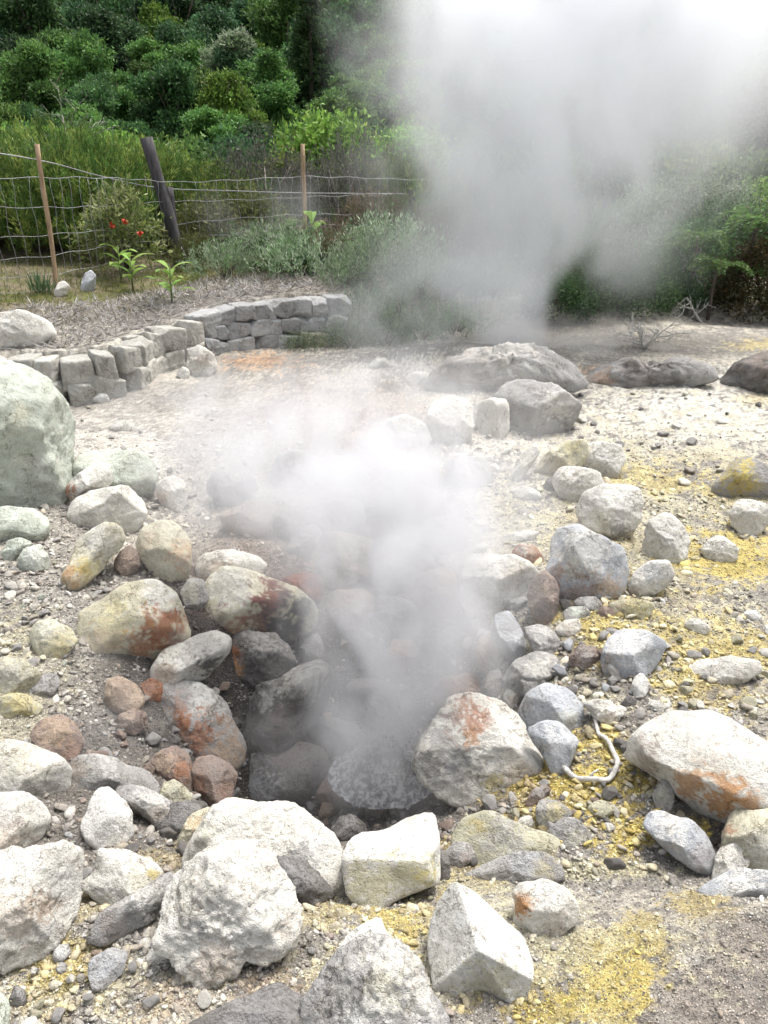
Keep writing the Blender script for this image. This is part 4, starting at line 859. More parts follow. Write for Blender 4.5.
def bush_mesh(seed, rad, cols, nc=260, per=30, ll=.05, lw=.028, cs=.11, mode='leafy', tips=None, hollow=.5):
    rng = np.random.RandomState(seed); c, v = crown_pts(rng, nc, rad, hollow, 'dome' if mode != 'tree' else 'round')
    c[:, 2] += rad[2] * (.3 if mode != 'tree' else 0)
    cc = tint_set(rng, nc, cols, .22)
    if mode == 'heath':
        D0 = unit(v * .45 + np.array([0, 0, 1.]) + .25 * rng.randn(nc, 3))
        t = rng.rand(nc, per); P = c[:, None] + D0[:, None] * (t * cs * 3)[..., None] + rng.randn(nc, per, 3) * cs * .22
        D = unit(D0[:, None] + .38 * rng.randn(nc, per, 3)); col = np.repeat(cc[:, None], per, 1) * (1 + .15 * rng.randn(nc, per))[..., None]
    else:
        P = c[:, None] + rng.randn(nc, per, 3) * cs * np.array([1, 1, .7])
        D = unit(v[:, None] * .7 + np.array([0, 0, .35]) + .8 * rng.randn(nc, per, 3)); col = np.repeat(cc[:, None], per, 1) * (1 + .2 * rng.randn(nc, per))[..., None]
    P = P.reshape(-1, 3); D = D.reshape(-1, 3); col = np.clip(col.reshape(-1, 3), .008, .5)
    P[:, 2] = np.maximum(P[:, 2], -rad[2] * .02) if mode != 'tree' else P[:, 2]
    sc = rng.uniform(.6, 1.3, len(P)); return leaves(P, D, ll * sc, lw * sc, rng, col)
def stems_mb(seed, rad, n=9, r0=.02, up=1.):
    rng = np.random.RandomState(seed); m = MB()
    for i in range(n):
        a = rng.rand() * 6.28; q = np.array([math.cos(a) * rad[0] * .75, math.sin(a) * rad[1] * .75, rad[2] * rng.uniform(.6, 1.1)]) * rng.uniform(.6, 1)
        m.tube([[.05 * q[0], .05 * q[1], -.05], q * [.35, .35, .5], q * [.7, .7, .8], q], np.array([1, .7, .45, .15]) * r0, 5)
    return m
GREEN = dict(dark=[(.022, .05, .018), (.03, .065, .022), (.04, .08, .025)], mid=[(.05, .10, .025), (.065, .12, .03), (.04, .085, .025)],
             bright=[(.09, .17, .03), (.12, .20, .04), (.07, .14, .03)], heath=[(.035, .065, .016), (.055, .09, .02), (.10, .125, .03), (.045, .085, .018)],
             olive=[(.10, .11, .035), (.13, .13, .05), (.08, .09, .03)], dry=[(.22, .17, .11), (.17, .14, .10), (.12, .12, .05)], grey=[(.13, .13, .11), (.17, .16, .14), (.10, .11, .08)],
             lime=[(.20, .26, .05), (.16, .22, .05), (.10, .15, .04)], blue=[(.05, .10, .05), (.07, .12, .06), (.04, .08, .045)], brown=[(.055, .042, .018), (.042, .042, .016), (.028, .034, .012)],
             silver=[(.16, .21, .14), (.12, .17, .10), (.08, .13, .06)])
for _k in GREEN: GREEN[_k] = [tuple(min(.4, q * (1.0 if _k in ('dry', 'grey', 'lime', 'olive') else f_)) for q, f_ in zip(c_, (2.1, 2.0, 2.0))) for c_ in GREEN[_k]]
GREEN['blue'] = [(.055, .12, .05), (.075, .14, .055), (.045, .10, .045)]
def bush_proto(name, seed, rad, pal, **kw):
    V, Q, C = bush_mesh(seed, rad, GREEN[pal], **kw); root = empty(name, (0, 0, 0))
    mesh_np('foliage', V, Q, M_LEAF, C, parent=root, smooth=False)
    stems_mb(seed, rad, r0=.012 + .012 * rad[2]).build('stem', M_BARK if pal not in ('grey', 'dry') else M_TWIG, root)
    return root
GREENX = 1
_first = set()
def put(proto, p, sc=1, label=None, cat='shrub', group=None, rz=None, rng=random.Random(2)):
    if id(proto) not in _first: _first.add(id(proto)); o = proto
    else: o = copy_tree(proto)
    o.location = [float(q) for q in p]; o.rotation_euler.z = rng.uniform(0, 6.28) if rz is None else rz
    o.scale = (sc, sc, sc) if np.isscalar(sc) else sc
    tag(o, label, cat, group); return o
rr = random.Random(12)
# dark tall heath hedge
HL = ['dark heath shrub of the hedge, third one left of the frame', 'dark heath shrub of the hedge, farthest left of the frame', 'dark feathery heath shrub of the hedge, second one left of the frame', 'dark feathery heath shrub of the hedge just outside the left edge', 'dark feathery heath shrub of the hedge cut by the left edge', 'dark heath shrub of the hedge left of the leaning cane stake',
 'dark heath shrub of the hedge directly behind the leaning cane stake', 'dark heath shrub of the hedge between cane stake and red-flowered bush', 'dark heath shrub of the hedge behind the red-flowered bush', 'taller heath shrub in the back row of the hedge at the left edge',
 'taller heath shrub in the back row of the hedge above the cane stake', 'dark heath shrub of the hedge directly behind the leaning dark post', 'dark heath shrub of the hedge just right of the leaning dark post', 'last and lowest heath shrub at the right end of the dark hedge']
HP = [bush_proto('heath_shrub', 40 + i, (1.0, .9, 1.5), 'heath', nc=620, per=26, ll=.10, lw=.012, cs=.10, mode='heath', hollow=.45) for i in range(3)]
for i, (px, y, s_) in enumerate([(-250, 10.8, 1.1), (-330, 10.9, 1.1), (-170, 11.0, 1.1), (-110, 11.4, 1.12), (-55, 11.2, 1.12), (0, 11.5, 1.12), (45, 11.2, 1.08), (90, 11.6, 1.10), (125, 12.0, 1.08), (-20, 12.6, 1.25), (60, 12.7, 1.22), (150, 12.3, 1.02), (185, 12.6, .98), (215, 12.4, .88)]):
    put(HP[i % 3], at(px, y) - [0, 0, .1], (s_, s_, s_ * rr.uniform(.72, .9)), HL[i], group='heath shrubs forming the dark hedge')
# mixed shrubs along the fence
specs = [
 ('shrub', (.7, .6, .75), 'olive', dict(nc=260, per=26, ll=.08, lw=.02, cs=.12), [(250, 11.6, 1.0, 'olive yellowish bushy shrub behind the fence left of the cane stake'), (205, 11.4, .9, 'olive shrub with reddish tips directly right of the leaning dark post')]),
 ('shrub', (.75, .6, 1.0), 'grey', dict(nc=240, per=24, ll=.07, lw=.012, cs=.13, mode='heath', hollow=.3), [(268, 12.6, 1.15, 'grey twiggy leafless shrub left of the reddish cane stake'), (340, 12.4, 1.0, 'pale grey-brown twiggy shrub right of the reddish cane stake'), (365, 13.4, 1.1, 'grey-brown dry shrub behind the pale twiggy one')]),
 ('shrub', (.7, .6, .8), 'heath', dict(nc=300, per=26, ll=.09, lw=.014, cs=.10, mode='heath'), [(405, 12.6, 1.1, 'yellow-green upright heath shrub behind the short dark post'), (430, 11.6, .9, 'green heath shrub right of the short dark post'), (470, 12.2, 1.1, 'green shrub mostly hidden by steam right of the short post'), (530, 11.8, 1., 'green shrub in the middle of the steam cloud behind the crest')]),
 ('shrub', (.6, .5, .55), 'dry', dict(nc=200, per=24, ll=.06, lw=.012, cs=.10, mode='heath', hollow=.3), [(375, 11.4, 1., 'brownish dead shrub behind the wire between stake and short post'), (330, 9.6, .7, 'dry straw-coloured shrub on the bank above the wall end'), (440, 10.6, .9, 'dry brownish shrub on the bank in thin steam')]),
 ('shrub', (.6, .5, .42), 'silver', dict(nc=150, per=20, ll=.06, lw=.016, cs=.12, mode='heath', hollow=.2), [(275, 9.7, .95, 'low grey-green shrub above the wall left of the ferns'), (225, 9.4, .7, 'small grey-green shrub on the bank above the wall bend'), (300, 9.2, .8, 'low dull green shrub just above the blue-grey coping stones'), (390, 9.7, 1., 'low green shrub in steam right of the wall'), (365, 9.0, .75, 'small green shrub growing at the wall end in steam'), (420, 9.2, .7, 'small hazy green shrub at the foot of the bank'), (450, 9.3, .8, 'low shrub in steam right of the small hazy shrub'), (400, 8.8, .6, 'lowest green shrub at the right end of the wall'), (345, 8.75, .55, 'small shrub overhanging the last wall stones'), (352, 8.0, .5, 'scraggly weed growing at the foot of the last wall stones'), (300, 7.9, .35, 'small weed at the foot of the far wall stones'), (385, 8.1, .6, 'scraggly low shrub just right of the wall end'), (420, 8.3, .6, 'hazy low shrub on the slope behind the tiny white stone'), (455, 8.6, .6, 'hazy low shrub left behind the wide grey hump'), (365, 8.5, .7, 'leafy low shrub right above the wall end'), (490, 9.6, .8, 'low shrub hidden in the root of the big steam cloud'), (380, 9.3, .9, 'rounded green shrub in steam above the wall end')]),
 ('shrub', (.5, .45, .6), 'olive', dict(nc=220, per=24, ll=.05, lw=.014, cs=.09, mode='heath'), [(196, 10.2, .6, 'grey-green tuft of heath at the foot of the leaning dark post'), (100, 10.5, .55, 'small dark shrub left of the red-flowered bush')]),
 ('shrub', (.8, .7, .8), 'dark', dict(nc=320, per=28, ll=.05, lw=.026, cs=.12), [(642, 9.55, .62, 'dark green shrub in steam at the far edge of the pale ground'), (690, 10.6, .9, 'dark shrub under the bare grey branches'), (600, 9.6, .7, 'dark low shrub lost in steam behind the brown mud hump'), (565, 9.3, .55, 'dark low shrub in steam left of the one behind the mud hump'), (620, 9.9, .7, 'dark shrub in steam between the two shrubs of the far edge'), (670, 9.9, .6, 'dark shrub in thin steam behind the bleached dead plant'), (560, 10.4, .8, 'dark green shrub deep in the steam cloud'), (720, 11.8, 1.1, 'dark shrub behind the bright green ferns')]),
 ('shrub', (.8, .75, .95), 'brown', dict(nc=520, per=30, ll=.04, lw=.026, cs=.10), [(775, 9.75, .95, 'dense brownish green small-leaved bush at the right edge'), (850, 10.1, 1.1, 'dense brownish bush just outside the right edge')]),
 ('shrub', (.8, .7, 1.0), 'silver', dict(nc=300, per=22, ll=.06, lw=.026, cs=.12), [(705, 13.0, 1.15, 'pale grey-green loose shrub above the ferns at the right'), (655, 13.5, 1.0, 'pale shrub fading into the steam left of the loose one')]),
]
for k, (nm, rad, pal, kw, places) in enumerate(specs):
    pr = bush_proto(nm, 100 + k, rad, pal, **kw)
    for (px, y, s_, lab) in places: put(pr, at(px, y) - [0, 0, .04], s_, lab, 'shrub', 'mixed shrubs along the fence and bank')
# leafy shrubs standing behind the hedge
LP = [bush_proto('leafy_shrub', 200 + i, (1.15, 1.0, 1.35), p_, nc=520, per=26, ll=.105, lw=.055, cs=.17) for i, p_ in enumerate(('bright', 'mid', 'lime', 'blue'))]
for (px, y, s_, k, lab) in [
 (30, 17.0, 1.25, 0, 'bright green broad-leaved shrub behind the hedge, left part'), (75, 16.2, 1.15, 0, 'bright leafy shrub with pale branches behind the hedge'), (-30, 16.5, 1.3, 1, 'mid green shrub behind the hedge at the left edge'),
 (125, 16.5, 1.15, 0, 'light green leafy shrub above the leaning dark post'), (160, 15.6, .95, 2, 'yellow-green shrub right behind the leaning post top'), (190, 17.0, 1.2, 1, 'mid green shrub upper right of the leaning post'),
 (225, 15.4, .75, 2, 'small yellow-flecked shrub behind the grey twiggy shrub'), (240, 17.4, 1.2, 3, 'blue-green rounded shrub below the pale tree'), (285, 16.0, .85, 2, 'whitish-flowered shrub above the olive one, left of the cane stake'),
 (330, 17.4, 1.4, 0, 'large fresh green bush right of the reddish cane stake'), (365, 18.4, 1.3, 3, 'soft green bush in thin steam right of the fresh green bush'), (352, 15.2, .6, 2, 'small yellow-leaved shrub behind the pale twiggy shrub'),
 (410, 17, 1.2, 0, 'fresh green shrub dimmed by the steam above the short post'), (460, 17, 1.2, 1, 'green shrub behind the left side of the big steam cloud'), (540, 16, 1.2, 1, 'green shrub wholly veiled by the big steam cloud'), (610, 16, 1.2, 3, 'blue-green shrub veiled by the right side of the steam cloud'),
 (690, 16.5, 1.2, 0, 'green leafy shrub upper left of the bright ferns'), (740, 16.0, 1.1, 1, 'green shrub above the ferns at the right edge'), (800, 15.2, 1.3, 1, 'leafy shrub cut by the right edge above the brown bush'), (765, 14.0, .8, 0, 'fresh green shrub between ferns and right edge')]:
    put(LP[k], at(px, y) - [0, 0, .1], s_ * .92, lab, 'shrub', 'leafy shrubs behind the hedge')
# trees on the hill
def tree_proto(name, seed, pal, kind='round'):
    rng = np.random.RandomState(seed); root = empty(name, (0, 0, 0)); Hh = 5.0
    if kind == 'conifer':
        nl = 30; V_, Q_, C_ = [], [], []; mb = MB()
        for i in range(nl):
            z = 1.0 + i * (Hh * 1.25 - 1.0) / nl; rad = 1.25 * (1 - i / nl) ** .8 + .12
            for j in range(7):
                a = rng.rand() * 6.28; t = rng.uniform(.1, 1, 50); d = np.array([math.cos(a), math.sin(a), -.15])
                P = np.array([0, 0, z]) + d * rad * t[:, None] + rng.randn(50, 3) * .06
                mb.add(*leaves(P, unit(d + .6 * rng.randn(50, 3)), .16, .05, rng, np.clip(tint_set(rng, 50, GREEN[pal], .25), .01, .5))[:2], c=None) if 0 else V_.append((P, d))
        P = np.vstack([q[0] for q in V_]); D = unit(np.vstack([np.tile(q[1], (50, 1)) for q in V_]) + .6 * rng.randn(len(P), 3))
        V, Q, C = leaves(P, D, .17, .06, rng, np.clip(tint_set(rng, len(P), GREEN[pal], .25), .01, .5))
    else:
        Vs, Qs, Cs, n0 = [], [], [], 0
        nl = 17
        for j in range(nl):
            a = rng.rand() * 6.28; q = rng.uniform(.2, 1.75); c0 = np.array([math.cos(a) * q, math.sin(a) * q, Hh * (rng.uniform(.4, 1.05) - .12 * q)])
            if j == 0: c0 = np.array([0, 0, Hh * .85])
            rad = np.array([.95, .95, .6]) * rng.uniform(.45, 1.)
            V, Q, C = bush_mesh(seed * 10 + j, rad, GREEN[pal], nc=48, per=22, ll=.21, lw=.10, cs=.19, mode='tree', hollow=.35)
            C = C * rng.uniform(.75, 1.3)
            Vs.append(V + c0); Qs.append(Q + n0); Cs.append(C); n0 += len(V)
        V, Q, C = np.vstack(Vs), np.vstack(Qs), np.vstack(Cs)
    mesh_np('crown', V, Q, M_LEAF, C, parent=root, smooth=False)
    m = MB(); m.tube([[0, 0, -.6], [.05, 0, 1.2], [0, .08, 2.6], [.03, 0, Hh * (1.2 if kind == 'conifer' else .8)]], [.17, .13, .10, .03], 7)
    if kind != 'conifer':
        for i in range(7):
            a = rng.rand() * 6.28; z = rng.uniform(1.2, 2.8); d = np.array([math.cos(a), math.sin(a), rng.uniform(.8, 1.6)])
            m.tube([[0.03, 0, z], np.array([0, 0, z]) + d * .6, np.array([0, 0, z]) + d * 1.2 + [0, 0, .2]], [.07, .05, .02], 5)
    m.build('trunk', M_BARK, root); return root
TP = [('tree', 'dark', 'dark green dense tree on the wooded hillside', 3), ('tree', 'mid', 'mid green leafy tree on the wooded hillside', 3), ('tree', 'blue', 'bluish green tree on the wooded hillside', 2), ('tree', 'bright', 'light green tree on the wooded hillside', 1)]
protos = []
sd_ = 300
for nm, pal, lab, k in TP:
    for i in range(k): protos.append((tree_proto(nm, sd_, pal), lab, pal)); sd_ += 1
conif = tree_proto('conifer_tree', 350, 'dark', 'conifer')
pale = tree_proto('pale_tree', 351, 'silver')
put(pale, at(236, 28) - [0, 0, .3], .55, 'silvery pale tree standing out on the hillside above the blue-green shrub', 'tree')
put(conif, at(313, 29) - [0, 0, .3], .72, 'dark narrow conifer on the hillside left of the big steam cloud', 'tree')
y = 20.0; wts = [0, 0, 1, 2, 3, 4, 5, 6, 7, 8]
rowi = 0
while y < 58:
    half = (y * .93) * 0.58 + 4; stepx = .078 * y; x = -half + (rowi % 2) * stepx / 2
    while x < half:
        xx = x + rr.uniform(-.5, .5); yy = y + rr.uniform(-.6, .6)
        # clumps of like colour
        nval = float(noise(np.array([[xx * .16, yy * .16, 2.5]]), 91)[0]) + rr.uniform(-.22, .22)
        k = 0 if nval < -.15 else 1 if nval < .02 else 2
        if k == 0: pi = rr.choice([0, 1, 2, 0, 6, 2])
        elif k == 1: pi = rr.choice([3, 4, 6, 7, 1])
        else: pi = rr.choice([3, 4, 5, 8, 7])
        if y > 34 and rr.random() < .6: pi = rr.choice([0, 1, 2, 6])
        if y < 26 and pi in (0, 1, 2) and rr.random() < .5: pi = rr.choice([3, 8, 5])
        pr, lab, pal = protos[pi]
        s_ = rr.uniform(.85, 1.3) * .0175 * y
        p = np.array([xx, yy, float(H([xx], [yy])[0]) - .3])
        if abs((xx / (yy * .93)) * F + CX - 313) < 12 and y < 29: x += stepx; continue
        if abs((xx / (yy * .93)) * F + CX - 236) < 14 and 23 < y < 27: x += stepx; continue
        tx = xx / (yy * .93) * F + CX
        where = 'outside the left edge' if tx < -10 else 'near the left edge' if tx < 90 else 'above the leaning dark post' if tx < 190 else 'above the olive shrub' if tx < 285 else 'above the reddish cane stake' if tx < 350 else 'at the left fringe of the steam cloud' if tx < 430 else 'behind the steam, left half' if tx < 560 else 'behind the steam, right half' if tx < 700 else 'near the right edge' if tx < 780 else 'outside the right edge'
        row = 'lowest rows' if yy < 24.5 else 'middle rows' if yy < 32 else 'upper rows' if yy < 43 else 'topmost rows'
        put(pr, p, (s_, s_, s_ * rr.uniform(.85, 1.1)), lab.replace('on the wooded hillside', 'on the hillside, ' + row + ' ' + where).replace('dark green dense', 'dark green').replace('mid green leafy', 'mid green'), 'tree', 'trees on the wooded hillside')
        x += stepx
    y *= 1.066; rowi += 1
# undergrowth on the hill
def undergrowth():
    rng = np.random.RandomState(8); N = 130000
    y_ = rng.uniform(13.5, 75, N); x_ = rng.uniform(-1, 1, N) * (y_ * .7 + 9); z_ = H(x_, y_) + rng.uniform(0, .55, N)
    P = np.stack([x_, y_, z_], 1); D = unit(np.array([0, -.2, .8]) + .7 * rng.randn(N, 3)); n = fbm(P, .5, 3, 5)
    col = np.where((n > 0)[:, None], tint_set(rng, N, GREEN['dark'], .3), tint_set(rng, N, GREEN['mid'], .3))
    sc = rng.uniform(.6, 1.4, N); V, Q, C = leaves(P, D, .30 * sc, .12 * sc, rng, np.clip(col, .01, .4))
    tag(mesh_np('undergrowth', V, Q, M_PLANT, C, smooth=False), 'dark green undergrowth covering the hillside between the trees', 'undergrowth', kind='stuff')
undergrowth()
# grass on the terrace and dry litter on the bank
def grass():
    rng = np.random.RandomState(18); N = 60000
    x_ = rng.uniform(-9, 1.5, N); y_ = rng.uniform(6.2, 12.5, N); d = pdist(x_, y_); P = np.stack([x_, y_, H(x_, y_)], 1); n = fbm(P, 1.5, 3, 15)
    k = (d > .55 + .3 * n) & (rng.rand(N) < .55 + n); P = P[k]; n = n[k]; m = len(P)
    D = unit(np.array([0, 0, 1.]) + .55 * rng.randn(m, 3)); cols = np.where((n + .2 * rng.randn(m) > -.05)[:, None], tint_set(rng, m, [(.14, .16, .04), (.19, .20, .06), (.10, .13, .03)], .2), tint_set(rng, m, [(.30, .25, .15), (.24, .21, .14)], .2))
    sc = rng.uniform(.5, 1.5, m); V, Q, C = leaves(P - [0, 0, .01], D, .075 * sc, .008, rng, np.clip(cols, .01, .5))
    tag(mesh_np('grass', V, Q, M_PLANT, C, smooth=False), 'patchy short yellow-green grass around the fence', 'grass', kind='stuff')
    # dry litter
    N = 80000; x_ = rng.uniform(-6, .8, N); y_ = rng.uniform(6., 9.6, N); d = pdist(x_, y_); P = np.stack([x_, y_, H(x_, y_) + .012], 1); n = fbm(P, 2, 3, 25)
    k = (d > .12) & (d < 1.35 + .7 * n) & (rng.rand(N) < .75); P = P[k]; m = len(P)
    D = unit(np.stack([rng.randn(m), rng.randn(m), .35 * np.abs(rng.randn(m))], 1)); sc = rng.uniform(.4, 1.4, m)
    V, Q, C = leaves(P, D, .11 * sc, .009 * sc, rng, np.clip(tint_set(rng, m, [(.55, .53, .50), (.42, .40, .38), (.22, .20, .18), (.45, .41, .35)], .25), .02, .6))
    tag(mesh_np('dry_litter', V, Q, M_PLANT, C, smooth=False), 'dry grey twigs and dead leaves littering the bank above the wall', 'litter', kind='stuff')
grass()
# ferns
def fern_proto(seed, n=11, L=.5, pal='bright'):
    rng = np.random.RandomState(seed); root = empty('fern', (0, 0, 0)); Ps, Ds, Ls, Cs = [], [], [], []; st = MB(); st.tube([[0, 0, -.75], [.02, 0, -.3], [0, 0, .02]], [.03, .026, .02], 7)
    for i in range(n):
        a = i * 6.283 / n + rng.uniform(-.25, .25); l = L * rng.uniform(.75, 1.15); t = np.linspace(0, 1, 22)
        h = np.array([math.cos(a), math.sin(a), 0]); path = h * (t * l * .9)[:, None] + np.array([0, 0, 1.]) * (l * (1.75 * t - 1.55 * t * t) * rng.uniform(.6, 1.15))[:, None]
        st.tube(path, np.linspace(.006, .0015, 22), 4); side = np.array([-h[1], h[0], 0]); fwd = unit(np.gradient(path, axis=0))
        for s_ in (-1, 1):
            for j in range(3, 22):
                ln = .26 * l * math.sin(math.pi * min(1, (t[j] * .92 + .06))) ** .8; d0 = unit(side * s_ + fwd[j] * .45 + np.array([0, 0, -.1]))
                for q in np.linspace(.1, 1, 6): Ps.append(path[j] + d0 * ln * q * .8); Ds.append(unit(d0 * .9 + .35 * rng.randn(3))); Ls.append(.055 * (1.25 - q)); Cs.append(1)
    P = np.array(Ps); c = tint_set(rng, len(P), GREEN[pal], .12); V, Q, C = leaves(P, np.array(Ds), np.array(Ls) + .012, .02, rng, np.clip(c * 1.2, .01, .5))
    mesh_np('frond', V, Q, M_LEAF, C, parent=root, smooth=False); st.build('stalk', M_BARK, root); return root
FB = fern_proto(1, 9, .5, 'mid'); FG = fern_proto(2, 12, .45, 'blue')
for (px, y, s_, lab) in [(716, 9.45, .9, 'bright green fern at the right, nearest the dark bush'), (748, 9.9, 1.25, 'bright green fern right of the steam, upper one'), (694, 9.8, 1.05, 'bright green fern closest to the steam cloud'), (775, 9.6, .8, 'bright green fern at the right edge')]:
    p = at(px, y); p[2] += .62 * s_ ** 1.5; put(FB, p, s_ * .95, lab, 'fern', 'ferns at the edge of the right-hand bushes')
for (px, y, s_, lab) in [(255, 10.2, 1., 'grey-green fern left of the reddish cane stake'), (285, 10.0, 1.1, 'dull green fern just below the reddish cane stake'), (330, 10.3, 1.1, 'dull green fern right of the reddish cane stake'), (355, 10.0, 1., 'hazy fern between cane stake and short post'), (310, 9.4, .8, 'small fern above the blue-grey coping stones')]:
    p = at(px, y); p[2] += .12; put(FG, p, s_, lab, 'fern', 'ferns on the bank below the fence')
# broad-leaved ginger plants
def broad(name, p, n, L, cols, label, seed, cat='plant', up=.7, wid=.26):
    rng = np.random.RandomState(seed); root = empty(name, p, label, cat, 'broad-leaved plants on the bank'); st = MB()
    st.tube([[0, 0, -.03], [.01, 0, L * .5], [0.02, 0, L]], [.012, .009, .005], 6); st.build('stem', M_PLANTSTEM, root)
    for i in range(n):
        a = i * 2.4 + rng.uniform(-.3, .3); z0 = L * (.2 + .75 * i / n); h = np.array([math.cos(a), math.sin(a), 0]); l = L * rng.uniform(.6, .95)
        t = np.linspace(0, 1, 8); path = np.array([0.01, 0, z0]) + h * (l * t * .75)[:, None] + np.array([0, 0, 1.]) * (l * up * (t - .75 * t * t))[:, None]
        side = np.array([-h[1], h[0], 0]); wv = (wid * l * np.sin(np.pi * np.clip(t, .03, .985)) ** .8)[:, None] / 2
        V = np.vstack([path - side * wv + [0, 0, .15] * wv, path, path + side * wv + [0, 0, .15] * wv]); k = np.arange(7)
        Q = np.vstack([np.stack([k, k + 1, k + 9, k + 8], 1), np.stack([k + 8, k + 9, k + 17, k + 16], 1)])
        c = np.array(cols[i % len(cols)]) * rng.uniform(.85, 1.15); mesh_np('leaf', V, Q, M_PLANT, np.tile(c, (len(V), 1)), parent=root)
    return root
M_PLANTSTEM = plain('green_stem_surface', (.14, .18, .06), .7, 20, .7)
LG = [(.20, .34, .06), (.16, .28, .05), (.26, .38, .09)]
broad('ginger_plant', gp(133, 292), 11, .42, LG, 'bright green broad-leaved plant below the red-flowered bush', 1)
broad('ginger_plant', gp(121, 282), 8, .42, LG, 'taller bright green leafy shoot left of the broad-leaved plant', 2)
broad('ginger_plant', gp(172, 304), 10, .40, LG, 'bright green broad-leaved plant at the top of the wall bend', 3)
broad('ginger_plant', gp(312, 252), 8, .45, LG, 'light green leafy shoot just right of the reddish cane stake foot', 4, up=1.1)
broad('ginger_plant', gp(308, 276), 6, .25, LG, 'small light green shoot above the blue-grey coping stones', 5)
broad('ginger_plant', gp(352, 268), 7, .35, LG, 'light green leafy shoot in thin steam right of the stake', 6)
def tuft(p, n, L, cols, label, name, seed):
    rng = np.random.RandomState(seed); P = np.array(p) + rng.randn(n, 3) * [.05, .05, 0]; D = unit(np.array([0, 0, 1.]) + .38 * rng.randn(n, 3))
    V, Q, C = leaves(P, D, L * rng.uniform(.6, 1.1, n), .018, rng, tint_set(rng, n, cols, .15)); tag(mesh_np(name, V, Q, M_PLANT, np.clip(C, .01, .6), loc=p, smooth=False), label, 'plant')
tuft(gp(43, 294), 50, .28, [(.10, .17, .08), (.13, .20, .10)], 'blue-green tuft of sword-shaped leaves left of the leaning cane stake', 'iris_tuft', 3)
# red-flowered bush
def flower_bush():
    p = gp(126, 272); V, Q, C = bush_mesh(77, (.50, .42, .85), [(.17, .22, .07), (.13, .19, .06), (.24, .27, .12)], nc=95, per=26, ll=.085, lw=.026, cs=.085, hollow=.35)
    root = empty('flowering_bush', p, 'loose green bush with a few red flowers in front of the leaning dark post', 'bush')
    mesh_np('foliage', V + [0, 0, .12], Q, M_PLANT, C, parent=root, smooth=False); stems_mb(78, (.5, .4, .75), 12, .012).build('stem', M_BARK, root)
    rng = np.random.RandomState(5)
    for (px, py) in [(112, 225), (125, 221), (140, 233)]:
        q = lift(px, py, p[1] - .42) - p; n = 26
        D = unit(np.array([0, -.5, -.5]) + .75 * rng.randn(n, 3)); V, Q, _ = leaves(np.tile(q, (n, 1)), D, .045, .024, rng, np.zeros((n, 3)))
        mesh_np('flower', V, Q, M_FLOWER, parent=root, smooth=False)
flower_bush()
# bare branches and bleached dead plants
def dead(p, label, seed, n=7, L=.7, r=.018, mat=M_ROOT, spread=1., name='dead_branch', lean=(0, 0)):
    rng = np.random.RandomState(seed); m = MB()
    def grow(b, d, l, r_, dep):
        path = [b]; 
        for i in range(5): d = unit(d + .2 * rng.randn(3)); path.append(path[-1] + d * l / 5)
        m.tube(path, np.linspace(r_, r_ * .45, 6), 6)
        if dep > 0:
            for k in range(3): grow(path[rng.randint(2, 6)], unit(d + .8 * rng.randn(3)), l * .55, r_ * .55, dep - 1)
    for i in range(n): grow(np.zeros(3), unit(np.array([spread * rng.randn() + lean[0], .5 * rng.randn() + lean[1], 1.])), L * rng.uniform(.6, 1), r, 2)
    o = m.build(name, mat, smooth=True); o.location = [float(q) for q in p]; tag(o, label, 'branch'); return o
p = at(692, 9.9); p[2] += .25; dead(p, 'bleached crooked bare branches sticking out of the dark bushes right of the steam', 4, 3, .5, .013, spread=1.4, lean=(0, -.6))
p = at(712, 9.3); p[2] -= .02; dead(p, 'pale twisted dead branch low at the foot of the dark bushes', 6, 3, .45, .016, lean=(-.4, 0))
p = gp(643, 350); dead(p, 'white bleached dead plant in front of the dark shrub at the far edge', 8, 9, .38, .012, spread=.5, name='dead_plant')
p = at(90, 16.0); p[2] += .9; dead(p, 'pale bare branches showing through the leafy shrub behind the hedge', 9, 4, 1.3, .016, M_TWIG, .7)

